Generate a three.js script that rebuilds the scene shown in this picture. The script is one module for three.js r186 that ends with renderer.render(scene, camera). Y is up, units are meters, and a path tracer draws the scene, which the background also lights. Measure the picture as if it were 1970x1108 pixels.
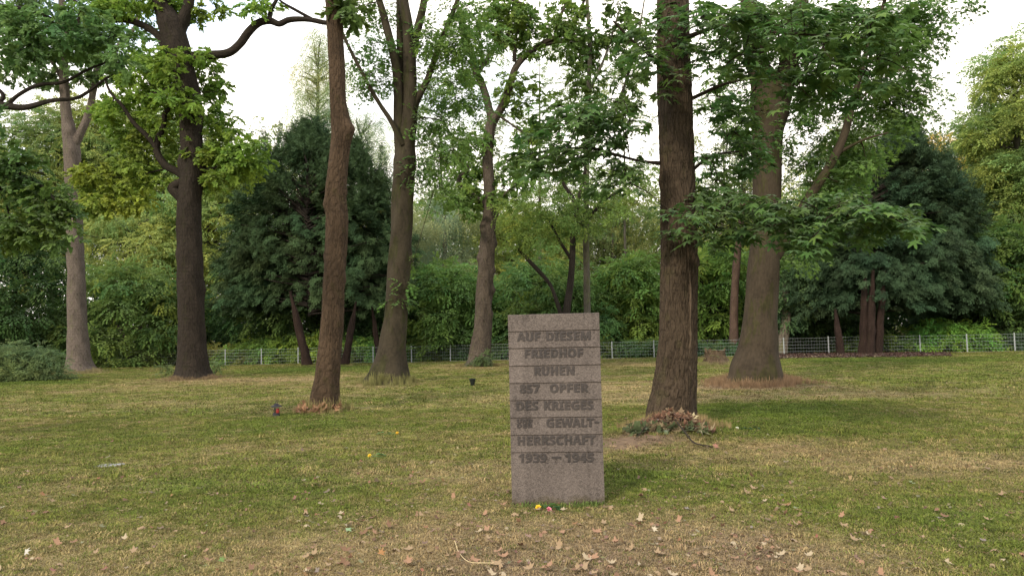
import * as THREE from 'three';
import { mergeGeometries } from 'three/addons/utils/BufferGeometryUtils.js';
import { ImprovedNoise } from 'three/addons/math/ImprovedNoise.js';
import { TextGeometry } from 'three/addons/geometries/TextGeometry.js';
import { FontLoader } from 'three/addons/loaders/FontLoader.js';

// ---------------------------------------------------------------- camera, sky, sun, exposure
const scene = new THREE.Scene();
const F = 1423, CX = 985, CY = 554, EYE = 1.6;                 // focal length and centre in photo pixels
const camera = new THREE.PerspectiveCamera(2 * Math.atan(CY / F) * 180 / Math.PI, 1970 / 1108, 0.1, 2000);
camera.position.set(0, EYE, 0);
camera.rotation.order = 'YXZ';
camera.rotation.x = Math.atan(89 / F);
camera.rotation.z = -0.0227;
camera.updateMatrixWorld();

const renderer = new THREE.WebGLRenderer({ antialias: true });
renderer.setSize(1024, 575);
renderer.toneMapping = THREE.LinearToneMapping;
renderer.toneMappingExposure = 1.72;
renderer.shadowMap.enabled = true;

const noise = new ImprovedNoise();
const N = (x, y, z = 0.37) => noise.noise(x, y, z);
const fbm = (x, y, z = 0.5, o = 4) => { let a = 0, s = 1, t = 0; for (let i = 0; i < o; i++) { a += s * N(x, y, z + i * 7.1); t += s; s *= 0.5; x *= 2.03; y *= 2.03; z *= 2.03; } return a / t; };
const clamp = (x, a = 0, b = 1) => Math.min(b, Math.max(a, x));
const lerp = (a, b, t) => a + (b - a) * t;
const sst = (a, b, x) => { const t = clamp((x - a) / (b - a)); return t * t * (3 - 2 * t); };

const SUNDIR = new THREE.Vector3(-0.48, 0.62, 0.8).normalize();   // behind the camera, a little to the left
{
  // a bright hazy sky with thin cloud, bluer where the cloud opens
  const w = 1024, h = 512, data = new Float32Array(w * h * 4);
  for (let y = 0; y < h; y++) for (let x = 0; x < w; x++) {
    const el = ((y + 0.5) / h - 0.5) * Math.PI, az = ((x + 0.5) / w) * 2 * Math.PI;
    const dx = Math.cos(el) * Math.cos(az), dy = Math.sin(el), dz = Math.cos(el) * Math.sin(az);
    const k = 1 / (Math.max(dy, 0) + 0.22);
    const c = fbm(dx * k * 1.1 + 3.2, dz * k * 1.1 + 1.7, 0.5, 5);
    const cloud = sst(-0.22, 0.2, c + 0.10 - 0.18 * dy);
    const low = Math.exp(-Math.max(dy, 0) * 4);
    const i = (y * w + x) * 4;
    const blue = [0.68, 0.86, 1.15], white = [1.5, 1.4, 1.28], haze = [1.45, 1.36, 1.25];
    for (let j = 0; j < 3; j++) {
      let v = lerp(lerp(blue[j], white[j], cloud), haze[j], low * 0.7);
      if (dy < 0) v = 0.12;
      data[i + j] = v;
    }
    data[i + 3] = 1;
  }
  const t = new THREE.DataTexture(data, w, h, THREE.RGBAFormat, THREE.FloatType);
  t.mapping = THREE.EquirectangularReflectionMapping; t.magFilter = THREE.LinearFilter; t.needsUpdate = true;
  scene.background = t; scene.environment = t;
}
const sun = new THREE.DirectionalLight(new THREE.Color().setRGB(1, 0.9, 0.74), 2.1);
sun.position.copy(SUNDIR).multiplyScalar(120).add(new THREE.Vector3(0, 0, -25));
sun.target.position.set(0, 0, -25);
sun.castShadow = true; sun.shadow.radius = 14; sun.shadow.mapSize.set(4096, 4096);
Object.assign(sun.shadow.camera, { left: -60, right: 60, top: 60, bottom: -60, near: 1, far: 300 });
scene.add(sun, sun.target);

// ---------------------------------------------------------------- helpers
let seed = 12345;
const rnd = () => { seed = (seed + 0x6d2b79f5) | 0; let t = Math.imul(seed ^ (seed >>> 15), 1 | seed); t = (t + Math.imul(t ^ (t >>> 7), 61 | t)) ^ t; return ((t ^ (t >>> 14)) >>> 0) / 4294967296; };
const rr = (a, b) => a + (b - a) * rnd();
const V = (x, y, z) => new THREE.Vector3(x, y, z);
const at = (px, py, d) => V((px - CX) / F * d, -(py - CY) / F * d, -d).applyMatrix4(camera.matrixWorld);   // a point in the place, from where it is seen and its distance
const ground = (px, py) => { const p = at(px, py, 1).sub(camera.position); p.multiplyScalar(-EYE / p.y); return p.add(camera.position); };
const camInv = camera.matrixWorld.clone().invert();
const depthOf = (p) => -p.clone().applyMatrix4(camInv).z;
const pix = (p) => { const q = p.clone().applyMatrix4(camInv); return [CX - q.x / q.z * F, CY + q.y / q.z * F, -q.z]; };

const taken = {};
const numbered = (name) => { const n = taken[name] = (taken[name] ?? -1) + 1; return n ? name + '_' + String(n).padStart(3, '0') : name; };
function tag(o, label, category, group, kind) {
  if (label) o.userData.label = label;
  if (category) o.userData.category = category;
  if (group) o.userData.group = group;
  if (kind) o.userData.kind = kind;
  return o;
}
function thing(name, pos, label, category, group) {
  const o = new THREE.Group(); o.name = numbered(name); o.position.copy(pos); scene.add(o);
  return tag(o, label, category, group);
}
function part(name, geo, mat, parent) {
  const m = new THREE.Mesh(geo, mat); m.name = name; m.castShadow = m.receiveShadow = true; (parent ?? scene).add(m);
  return m;
}
const mat = (rgb, roughness = 0.9, extra = {}) => new THREE.MeshPhysicalMaterial({ color: new THREE.Color().setRGB(...rgb), roughness, specularIntensity: 0.4, ...extra });
const leafMat = (extra = {}) => new THREE.MeshPhysicalMaterial({ color: 0xffffff, roughness: 1, transmission: 0.48, thickness: 0, side: THREE.DoubleSide, specularIntensity: 0.22, ...extra });

// tileable noise for textures
const hash2 = (x, y, s) => { let h = Math.imul(x, 374761393) ^ Math.imul(y, 668265263) ^ Math.imul(s, 974634777); h = Math.imul(h ^ (h >>> 13), 1274126177); return ((h ^ (h >>> 16)) >>> 0) / 4294967296; };
function tnoise(x, y, px, py, s) {
  const xi = Math.floor(x), yi = Math.floor(y), fx = x - xi, fy = y - yi, u = fx * fx * (3 - 2 * fx), v = fy * fy * (3 - 2 * fy);
  const m = (a, b) => ((a % b) + b) % b, h = (a, b) => hash2(m(a, px), m(b, py), s);
  return lerp(lerp(h(xi, yi), h(xi + 1, yi), u), lerp(h(xi, yi + 1), h(xi + 1, yi + 1), u), v) * 2 - 1;
}
function texture(w, h, f, srgb = false) {
  const d = new Uint8Array(w * h * 4);
  for (let y = 0; y < h; y++) for (let x = 0; x < w; x++) {
    const c = f(x / w, y / h), i = (y * w + x) * 4;
    for (let j = 0; j < 3; j++) d[i + j] = clamp(typeof c === 'number' ? c : c[j]) * 255;
    d[i + 3] = 255;
  }
  const t = new THREE.DataTexture(d, w, h, THREE.RGBAFormat);
  t.wrapS = t.wrapT = THREE.RepeatWrapping; t.magFilter = THREE.LinearFilter; t.minFilter = THREE.LinearMipmapLinearFilter; t.generateMipmaps = true;
  if (srgb) t.colorSpace = THREE.SRGBColorSpace;
  t.needsUpdate = true; return t;
}

// ---------------------------------------------------------------- bark
// one tile is 1 m round and 2 m up; values near 0.6 so that the material colour sets the tone
const ridgeH = (u, v) => {
  const w = tnoise(u * 6, v * 8, 6, 8, 5) * 0.05 + tnoise(u * 14, v * 20, 14, 20, 6) * 0.02;
  const a = 1 - Math.abs(tnoise((u + w * 0.6) * 28, v * 13, 28, 13, 1)), b = 1 - Math.abs(tnoise((u - w * 0.5) * 58, v * 36, 58, 36, 2));
  return 0.62 * (1 - a * a * a * a) + 0.38 * (1 - b * b * b);
};
const roughBark = texture(512, 1024, (u, v) => {
  const h = ridgeH(u, v), g = tnoise(u * 90, v * 160, 90, 160, 3) * 0.5 + tnoise(u * 5, v * 6, 5, 6, 4) * 0.5, l = sst(0.35, 0.8, tnoise(u * 9, v * 14, 9, 14, 8));
  const b = 0.30 + 0.48 * h + 0.18 * g;
  return [b * (1 - 0.03 * l), b * (0.97 + 0.04 * l), b * (0.95 - 0.1 * l)];
});
const roughBump = texture(512, 1024, (u, v) => ridgeH(u, v) * 0.85 + tnoise(u * 100, v * 160, 100, 160, 9) * 0.08);
const smoothBark = texture(512, 1024, (u, v) => {
  const a = tnoise(u * 6, v * 5, 6, 5, 21) * 0.5 + tnoise(u * 18, v * 10, 18, 10, 22) * 0.3 + tnoise(u * 70, v * 40, 70, 40, 23) * 0.2;
  const wv = 0.3 * tnoise(u * 4, v * 6, 4, 6, 29), ring = Math.pow(1 - Math.abs(tnoise(u * 3 + 7, (v + wv * 0.06) * 28, 3, 28, 24)), 16) * 0.1 * sst(-0.2, 0.6, tnoise(u * 5, v * 9, 5, 9, 28)), ver = tnoise((u + wv * 0.05) * 44, v * 9, 44, 9, 27) * 0.06 + 0.1 * tnoise(u * 24, v * 30, 24, 30, 33);
  const moss = sst(0.2, 0.8, tnoise(u * 5, v * 4, 5, 4, 25) + 0.4 * tnoise(u * 22, v * 16, 22, 16, 26));
  const b = 0.60 + 0.2 * a - ring + ver;
  return [b * (1 - 0.12 * moss), b * (1 + 0.03 * moss), b * (0.95 - 0.3 * moss)];
});
const smoothBump = texture(512, 1024, (u, v) => 0.5 + 0.25 * tnoise(u * 20, v * 40, 20, 40, 31) + 0.2 * tnoise(u * 70, v * 30, 70, 30, 32));
const barkMat = (rgb, rough = true, bump = 0.03) => new THREE.MeshPhysicalMaterial({ specularIntensity: 0.25, color: new THREE.Color().setRGB(...rgb), map: rough ? roughBark : smoothBark, bumpMap: rough ? roughBump : smoothBump, bumpScale: bump * 0.5, roughness: 0.93 });

// a trunk or limb along points {p, r}: swept rings with bark ridges, knots and a flared, lobed foot
function limb(pts, o = {}) {
  const { seg = 20, sub = 8, bark = 0.0, freq = 9, flare = 0, flareLen = 0.5, lobes = 5, knobs = [], phase = 0, wob = 0.05, cap = false } = o;
  const curve = new THREE.CatmullRomCurve3(pts.map((q) => q.p), false, 'centripetal');
  const n = (pts.length - 1) * sub + 1, rows = [];
  let s = 0, prev = null, nx = null;
  for (let i = 0; i < n; i++) {
    const t = i / (n - 1), p = curve.getPoint(t), tan = curve.getTangent(t);
    if (prev) s += p.distanceTo(prev);
    prev = p;
    if (!nx) { nx = Math.abs(tan.y) > 0.8 ? V(1, 0, 0) : V(0, 1, 0); }
    nx = nx.clone().sub(tan.clone().multiplyScalar(nx.dot(tan))).normalize();
    const ny = tan.clone().cross(nx);
    const k = t * (pts.length - 1), j = Math.min(pts.length - 2, Math.floor(k)), f = k - j, g = f * f * (3 - 2 * f);
    rows.push({ p, nx, ny, s, r: lerp(pts[j].r, pts[j + 1].r, g) });
  }
  const rAvg = Math.max(0.08, rows[Math.floor(n / 3)].r), around = Math.max(1, Math.round(2 * Math.PI * rAvg));
  const pos = [], uv = [], idx = [], sd = phase * 3.7 + 1;
  for (let i = 0; i < n; i++) {
    const { p, nx, ny, s, r } = rows[i];
    for (let j = 0; j <= seg; j++) {
      const a = (j % seg) / seg * Math.PI * 2, c = Math.cos(a), q = Math.sin(a);
      let R = r;
      if (flare) {
        const e = Math.exp(-Math.max(0, s - 0.25) / flareLen);
        let l = 0; for (let m = 0; m < lobes; m++) l += Math.pow(Math.max(0, Math.cos(a - phase - m * 6.283 / lobes - 0.5 * Math.sin(m * 5 + phase))), 5) * (0.6 + 0.5 * Math.sin(m * 3.1 + phase));
        R *= 1 + flare * e * (0.45 + 0.9 * l);
      }
      if (wob) R *= 1 + wob * N(c * 1.3 + sd, q * 1.3 + s * 0.9, sd) * 2;
      for (const [ks, ka, kr, kh] of knobs) {
        let da = Math.abs(a - ka); da = Math.min(da, 6.2832 - da) * r;
        const dd = (da * da + (s - ks) * (s - ks)) / (kr * kr);
        if (dd < 6) R += kh * Math.exp(-dd);
      }
      if (bark) {
        const b1 = 1 - Math.abs(N(c * r * freq + sd, q * r * freq + 3, s * freq * 0.17 + 0.45 * N(c * 2, q * 2, s * 2 + sd))) * 2.6, b2 = N(c * r * freq * 2.7, q * r * freq * 2.7, s * freq * 0.5 + sd);
        R += bark * (-Math.max(0, b1) * 0.9 + 0.35 * b2);
      }
      pos.push(p.x + (nx.x * c + ny.x * q) * R, p.y + (nx.y * c + ny.y * q) * R, p.z + (nx.z * c + ny.z * q) * R);
      uv.push(j / seg * around, s / 2);
    }
  }
  for (let i = 0; i < n - 1; i++) for (let j = 0; j < seg; j++) {
    const a = i * (seg + 1) + j, b = a + seg + 1;
    idx.push(a, a + 1, b, a + 1, b + 1, b);
  }
  if (cap) {
    const c = pos.length / 3, L = rows[n - 1];
    pos.push(L.p.x, L.p.y, L.p.z); uv.push(0.5, 0.5);
    for (let j = 0; j < seg; j++) idx.push((n - 1) * (seg + 1) + j, (n - 1) * (seg + 1) + j + 1, c);
  }
  const g = new THREE.BufferGeometry();
  g.setAttribute('position', new THREE.Float32BufferAttribute(pos, 3));
  g.setAttribute('uv', new THREE.Float32BufferAttribute(uv, 2));
  g.setIndex(idx); g.computeVertexNormals();
  const nn = g.attributes.normal;                                   // close the shading seam
  for (let i = 0; i < n; i++) { const a = i * (seg + 1), b = a + seg, v = V(nn.getX(a) + nn.getX(b), nn.getY(a) + nn.getY(b), nn.getZ(a) + nn.getZ(b)).normalize(); nn.setXYZ(a, v.x, v.y, v.z); nn.setXYZ(b, v.x, v.y, v.z); }
  return g;
}
// thin twigs for many clumps, merged
function tube(a, b, ra, rb, bend = 0.15, sides = 5, steps = 5) {
  const L = a.distanceTo(b), m = a.clone().lerp(b, 0.5).add(V(rr(-1, 1), rr(-0.3, 1), rr(-1, 1)).multiplyScalar(L * bend)), pts = [];
  for (let i = 0; i <= 2; i++) pts.push({ p: [a, m, b][i], r: [ra, (ra + rb) / 2, rb][i] });
  return limb(pts, { seg: sides, sub: Math.ceil(steps / 2), wob: 0 });
}

// ---------------------------------------------------------------- leaves
function fromTris(v, idx) {
  const g = new THREE.BufferGeometry();
  g.setAttribute('position', new THREE.Float32BufferAttribute(v, 3));
  g.setIndex(idx); g.computeVertexNormals(); return g;
}
// a pointed leaf along +x, folded a little along its midrib
function simpleLeaf(L, W, fold = 0.2, droop = 0.15) {
  return fromTris([0, 0, 0, L * 0.35, W * fold, W * 0.5, L * 0.35, -droop * L * 0.1, 0, L * 0.35, W * fold, -W * 0.5, L, -droop * L, 0, L * 0.7, W * fold - droop * L * 0.4, W * 0.36, L * 0.7, W * fold - droop * L * 0.4, -W * 0.36],
    [0, 1, 2, 0, 2, 3, 2, 1, 5, 2, 5, 4, 3, 2, 6, 2, 4, 6]);
}
// a lobed leaf along +x: kind 'maple' has five pointed lobes, kind 'oak' round side lobes
function lobedLeaf(L, kind, curl = 0.25, n = 26, ph = 0) {
  const v = [L * 0.45, 0, 0], idx = [];
  for (let i = 0; i < n; i++) {
    const a = i / n * Math.PI * 2, d = Math.min(a, 6.2832 - a);
    let r;
    if (kind === 'maple') {
      const tip = Math.max(...[0, 0.95, 1.95].map((t, k) => Math.exp(-Math.pow((d - t) / 0.2, 2)) * [1, 0.92, 0.6][k]));
      r = 0.27 + 0.36 * tip + 0.05 * Math.cos(d * 13 + ph) - 0.2 * Math.exp(-Math.pow((d - 3.1416) / 0.35, 2));
    } else {
      const along = 0.56 * Math.abs(Math.cos(a)) + 0.27;
      r = along * (1 + 0.26 * Math.cos(d * 6.5 + ph));
    }
    const x = L * 0.45 + Math.cos(a) * r * L, z = Math.sin(a) * r * L, e = (r * r) * curl * L;
    v.push(x, -e + Math.sin(a * 3 + ph) * 0.03 * L, z);
    idx.push(0, 1 + (i + 1) % n, 1 + i);
  }
  return fromTris(v, idx);
}
function spray(n, R, makeLeaf, { flat = 0.35, stem = 0.006, droop = 0.25, ang = 0.9 } = {}) {
  const gs = [];
  for (let i = 0; i < n; i++) {
    const t = (i + 0.6) / n, side = i % 2 ? 1 : -1, g = makeLeaf(i);
    const e = new THREE.Euler(rr(-1, 1) * flat, -side * rr(0.25, ang) * (1.1 - 0.5 * t), rr(-1, 1) * flat * 0.7 - droop * t, 'YXZ');
    g.applyMatrix4(new THREE.Matrix4().compose(V(R * t * 0.85, -droop * R * t * t + rr(-0.06, 0.06) * R, side * rr(0, 0.22) * R), new THREE.Quaternion().setFromEuler(e), V(1, 1, 1).multiplyScalar(rr(0.75, 1.15))));
    gs.push(g);
  }
  if (stem) { const s = fromTris([0, 0, -stem, 0, 0, stem, R * 0.85, -droop * R * 0.7, 0, 0, -stem, 0], [0, 1, 2, 0, 2, 3, 1, 3, 2]); gs.push(s); }
  return mergeGeometries(gs);
}
const SPRAY = {
  broad: [0, 1, 2].map(() => spray(16, 0.62, () => simpleLeaf(rr(0.13, 0.19), rr(0.07, 0.1)), { ang: 1.2 })),
  small: [0, 1, 2].map(() => spray(24, 0.6, () => simpleLeaf(rr(0.075, 0.11), rr(0.055, 0.08)), { ang: 1.4, flat: 0.8 })),
  oak: [0, 1, 2].map((k) => spray(15, 0.4, () => lobedLeaf(rr(0.085, 0.125), 'oak', 0.2, 11, k), { ang: 1.5, flat: 0.8 })),
  maple: [0, 1, 2].map((k) => spray(8, 0.5, () => lobedLeaf(rr(0.15, 0.2), 'maple', 0.25, 20, k), { ang: 1.3, flat: 0.45 })),
  hang: [0, 1, 2].map(() => spray(26, 0.9, () => simpleLeaf(rr(0.06, 0.1), rr(0.035, 0.05)), { ang: 0.8, flat: 0.7, droop: 0.9 })),
  yew: [0, 1, 2].map(() => spray(34, 0.5, () => simpleLeaf(rr(0.08, 0.14), rr(0.028, 0.042), 0.1, 0.3), { ang: 1.0, flat: 0.6, droop: 0.3 })),
};
const leafM = leafMat(), yewM = leafMat({ transmission: 0.1, roughness: 0.8 });
const UP = V(0, 1, 0);
function facing(dir, roll = 0.4) {
  const x = dir.clone().normalize(), up = UP.clone().add(V(rr(-1, 1), rr(-1, 1), rr(-1, 1)).multiplyScalar(roll));
  const z = x.clone().cross(up).normalize(), y = z.clone().cross(x);
  return new THREE.Quaternion().setFromRotationMatrix(new THREE.Matrix4().makeBasis(x, y, z));
}
// sprays of one rounded clump
function clump(out, c, r, n, col, { size = 1, flat = 0.6, droop = 0.25, shell = 0.45, vary = 0.25, hue = 0.08 } = {}) {
  const LF = 1.3, tone = LF + vary * (fbm(c.x * 0.35, c.y * 0.35, c.z * 0.35, 2) * 1.6 + rr(-0.35, 0.35)), warm = hue * (N(c.x * 0.5 + 9, c.y * 0.5, c.z * 0.5) * 1.5 + rr(-0.4, 0.4));
  for (let i = 0; i < n; i++) {
    let d; do d = V(rr(-1, 1), rr(-1, 1), rr(-1, 1)); while (d.lengthSq() > 1 || d.lengthSq() < 0.01);
    const l = Math.pow(d.length(), shell), u = d.clone().normalize();
    const p = c.clone().add(V(u.x * r * l, u.y * r * flat * l, u.z * r * l));
    const k = tone * (1 + rr(-0.14, 0.14)), w = warm + rr(-0.05, 0.05);
    out.push({ p, q: facing(V(u.x + rr(-0.5, 0.5), u.y * 0.6 - droop + rr(-0.3, 0.3), u.z + rr(-0.5, 0.5))), s: size * rr(0.75, 1.25), c: [col[0] * k * (1 + 2.2 * w), col[1] * k * (1 + 0.6 * w), col[2] * k * (1 - w)] });
  }
}
function instances(name, geos, material, list, parent, base) {
  const made = [];
  geos.forEach((g, gi) => {
    const mine = list.filter((_, i) => i % geos.length === gi);
    if (!mine.length) return;
    const m = new THREE.InstancedMesh(g, material, mine.length), M = new THREE.Matrix4(), C = new THREE.Color();
    mine.forEach((it, i) => {
      M.compose(base ? it.p.clone().sub(base) : it.p, it.q, typeof it.s === 'number' ? V(it.s, it.s, it.s) : it.s); m.setMatrixAt(i, M);
      m.setColorAt(i, C.setRGB(Math.max(0.001, it.c[0]), Math.max(0.001, it.c[1]), Math.max(0.001, it.c[2])));
    });
    m.name = name; m.castShadow = m.receiveShadow = true; m.userData.kind = 'stuff'; (parent ?? scene).add(m); made.push(m);
  });
  return made;
}

// ---------------------------------------------------------------- ground
const FA = ground(500, 704), FB = ground(1880, 678);
const fenceZ = (x) => { const d0 = at(500, 600, 48), d1 = at(1880, 600, 42); return lerp(d0.z, d1.z, (x - d0.x) / (d1.x - d0.x)); };
const mounds = [];
const mound = (px, py, h, r) => { const g = ground(px, py); mounds.push([g.x, g.z, h, r]); };
mound(1275, 838, 0.16, 0.75); mound(1452, 738, 0.12, 1.3); mound(742, 738, 0.22, 0.9); mound(620, 795, 0.1, 0.5); mound(368, 727, 0.12, 1.2); mound(150, 716, 0.12, 1.2); mound(920, 703, 0.12, 1.2); mound(1377, 700, 0.1, 0.7);
function gy(x, z) {
  let y = 0.05 * N(x * 0.16, z * 0.16, 4.2) * sst(6, 14, -z) + 0.02 * N(x * 0.7, z * 0.7, 1.2);
  for (const [mx, mz, h, r] of mounds) { const d = ((x - mx) ** 2 + (z - mz) ** 2) / (r * r); if (d < 8) y += h * Math.exp(-d); }
  return y;
}
const onGround = (px, py) => { const g = ground(px, py); g.y = gy(g.x, g.z); return g; };
// how dry / how bare the lawn is at a point
const spots = [[1130, 1060, 1.5, 1.1], [800, 1030, 0.9, 0.5], [960, 930, 1.0, 0.55], [1500, 1080, 1.2, 0.6], [100, 1090, 0.9, 0.6], [500, 1100, 0.7, 0.5], [1830, 890, 2.0, 0.5], [330, 735, 3.5, 0.8], [560, 728, 3, 0.7], [900, 706, 3.5, 0.85], [1230, 702, 3, 0.7], [650, 745, 2.5, 0.5], [1540, 870, 1.4, 0.45], [1240, 745, 4, 0.5], [1300, 770, 3, 0.3], [110, 945, .7, .7], [1800, 770, 4, .5], [1450, 745, 2.2, .6]].map(([x, y, r, k]) => { const g = ground(x, y); return [g.x, g.z, r, k]; });
const greens = [[700, 712, 4, 0.9], [570, 712, 3, 0.8], [1700, 694, 6, 0.8], [1450, 790, 1.8, 0.8], [1600, 790, 2, 0.6], [60, 738, 4, 1], [1950, 720, 5, 0.5], [1210, 925, 0.9, 0.9], [560, 810, 1.4, 0.7], [1550, 815, 2.5, .5], [1900, 1030, 1.2, .7], [450, 960, 1.2, .35], [1900, 770, 3, .35]].map(([x, y, r, k]) => { const g = ground(x, y); return [g.x, g.z, r, k]; });
const earths = [[1130, 1075, 1.0, 0.55], [1350, 1060, 0.7, 0.5], [960, 1095, 0.7, 0.45], [1480, 1100, 0.7, 0.4], [1235, 850, 0.75, 1], [1180, 858, 0.5, 0.8], [1452, 745, 1.0, 1], [1400, 745, 0.8, 0.8], [1510, 742, 0.8, 0.8], [368, 729, 1.0, 0.9], [620, 797, 0.4, 0.9], [150, 719, 0.9, .7], [920, 705, 1, .8], [745, 742, .7, .5], [1377, 702, .6, .4]].map(([x, y, r, k]) => { const g = ground(x, y); return [g.x, g.z, r, k]; });
const bumpsOf = (list, x, z) => { let s = 0; for (const [mx, mz, r, k] of list) { const d = ((x - mx) ** 2 + (z - mz) ** 2) / (r * r); if (d < 6) s += k * Math.exp(-d); } return s; };
function dryness(x, z) {
  const n = fbm(x * 0.22, z * 0.5, 2.2, 4) * 1.1 + 0.45 * fbm(x * 1.6, z * 2.2, 8.1, 3) + 0.25 * N(x * 5, z * 7, 3);
  return clamp(0.46 + n * 0.58 + bumpsOf(spots, x, z) * 0.55 - bumpsOf(greens, x, z) * 0.5);
}
const earthiness = (x, z) => clamp(bumpsOf(earths, x, z) * (0.9 + 0.9 * fbm(x * 1.3, z * 1.9, 7, 3) + 0.5 * N(x * 6, z * 8, 5)));
const GREEN = [0.102, 0.138, 0.021], OLIVE = [0.176, 0.168, 0.041], STRAW = [0.3, 0.222, 0.105], EARTH = [0.185, 0.125, 0.08];
function lawnColour(x, z) {
  const d = dryness(x, z), e = earthiness(x, z), c = [0, 0, 0];
  for (let j = 0; j < 3; j++) { c[j] = d < 0.5 ? lerp(GREEN[j], OLIVE[j], d * 2) : lerp(OLIVE[j], STRAW[j], d * 2 - 1); c[j] = lerp(c[j], EARTH[j], e); }
  return c;
}
{
  const x0 = -50, x1 = 50, nx = 400, nz = 220, pos = [], uv = [], idx = [];
  for (let j = 0; j <= nz; j++) for (let i = 0; i <= nx; i++) {
    const x = lerp(x0, x1, i / nx), ze = fenceZ(x) + 0.25, z = lerp(9, ze, j / nz), y = gy(x, z);
    pos.push(x, y, z); uv.push((x + 50) / 100, (9 - z) / 100);
    if (i < nx && j < nz) { const a = j * (nx + 1) + i, b = a + nx + 1; idx.push(a, a + 1, b, a + 1, b + 1, b); }
  }
  const g = fromTris(pos, idx); g.setAttribute('uv', new THREE.Float32BufferAttribute(uv, 2));
  const map = texture(2048, 2048, (u, v) => {
    const x = u * 100 - 50, z = 9 - v * 100, c = lawnColour(x, z), f = 0.78 + 0.5 * (hash2(Math.floor(u * 2048), Math.floor(v * 2048), 3) - 0.5);
    return c.map((k) => Math.pow(k * f, 1 / 2.2));
  }, true);
  map.wrapS = map.wrapT = THREE.ClampToEdgeWrapping;
  part('lawn', g, new THREE.MeshPhysicalMaterial({ map, roughness: 1, specularIntensity: 0.15 }));
  tag(scene.children.at(-1), 'mown lawn with green and straw coloured patches', 'lawn', null, 'structure');
}
{
  // the woodland floor beyond the fence, out to the horizon
  const pos = [], idx = [], uv = [], n = 40;
  const R = 900;
  pos.push(-R, -0.06, 60, R, -0.06, 60, -R, -0.06, -R, R, -0.06, -R); uv.push(0, 0, R, 0, 0, R, R, R); idx.push(0, 1, 2, 1, 3, 2);
  const g = fromTris(pos, idx); g.setAttribute('uv', new THREE.Float32BufferAttribute(uv, 2));
  const map = texture(512, 512, (u, v) => { const a = 0.5 + 0.3 * tnoise(u * 16, v * 16, 16, 16, 41) + 0.25 * (hash2(Math.floor(u * 512), Math.floor(v * 512), 8) - 0.5); return [0.075 * a * 2, 0.055 * a * 2, 0.03 * a * 2].map((c) => Math.pow(c, 1 / 2.2)); }, true);
  part('woodland_floor', g, new THREE.MeshPhysicalMaterial({ map, roughness: 1, specularIntensity: 0.15 }));
  tag(scene.children.at(-1), 'dark leafy soil under the trees beyond the fence', 'ground', null, 'structure');
}

// ---------------------------------------------------------------- trees
// px path -> limb points; each entry is [px, py, width px, extra depth]
const path = (list, d, base) => list.map(([x, y, w, e = 0]) => ({ p: at(x, y, d + e).sub(base), r: w / 2 / F * (d + e) }));
function tree({ name, label, category = 'tree', group, base: [bx, by], d, trunk, limbs = [], regions = [], bark, barkM, leaf = 'oak', leafMaterial = leafM, col = [0.07, 0.12, 0.025], trunkOpts = {}, size = 1, twigR = 0.025, depthK = 1, per = 30, clumpR = 0.7, opts = {}, knobs, single }) {
  const b = bx === null ? d : ground(bx, by); b.y = 0; b.y = gy(b.x, b.z) - 0.02;
  const D = d ?? depthOf(b), root = thing(name, b, label, category, group);
  const tp = path(trunk, D, b);
  tp[0].p.y = -0.3;
  part('trunk', limb(tp, { seg: 48, sub: 14, bark: 0.012, flare: 0.35, flareLen: 0.5, cap: true, ...trunkOpts }), barkM, root);
  const samples = [];
  const sample = (pts, skip) => { const c = new THREE.CatmullRomCurve3(pts.map((q) => q.p), false, 'centripetal'); for (let i = skip; i <= 30; i++) { const t = i / 30, k = Math.min(pts.length - 2, Math.floor(t * (pts.length - 1))); samples.push({ p: c.getPoint(t), r: lerp(pts[k].r, pts[k + 1].r, t * (pts.length - 1) - k) }); } };
  sample(tp, 14);
  for (const l of limbs) {
    const lp = path(l, D, b);
    part('branch', limb(lp, { seg: 14, sub: 7, bark: 0.004, freq: 14, wob: 0.12, cap: true, phase: l[0][0] % 7 }), barkM, root);
    sample(lp, 3);
  }
  const list = [], tw = [];
  for (const [cx, cy, rx, ry, n, o = {}] of regions) {
    for (let i = 0; i < n; i++) {
      let u, v; do { u = rr(-1, 1); v = rr(-1, 1); } while (u * u + v * v > 1);
      const dd = (o.dd ?? 0) + rr(-1, 1) * Math.max(0.4, Math.min(rx, ry * 1.4) / F * D * depthK) * Math.sqrt(1 - Math.min(1, u * u * 0.8));
      const c = at(cx + u * rx, cy + v * ry, D + dd).sub(b), r = (o.r ?? clumpR) * rr(0.6, 1.3);
      const before = list.length;
      clump(list, c, r, Math.round((o.per ?? per) * rr(0.6, 1.2)), o.col ?? col, { size, ...opts, ...o });
      let best = null, bd = 1e9;
      for (const s of samples) { const q = s.p.distanceTo(c) + (s.p.y > c.y + 0.5 ? 1.2 : 0); if (q < bd) { bd = q; best = s; } }
      if (best && bd < 9) tw.push(tube(best.p, c, Math.min(best.r * 0.7, twigR + bd * 0.006), 0.006, 0.12));
      if (best && bd < 6) samples.push({ p: best.p.clone().lerp(c, 0.75), r: twigR * 0.7 });
    }
  }
  if (tw.length) part('twig', mergeGeometries(tw), barkM, root).userData.kind = 'stuff';
  if (list.length && !single) instances('crown', SPRAY[leaf], leafMaterial, list.map((it) => it), root);
  return { root, list, base: b, samples, D };
}
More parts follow.
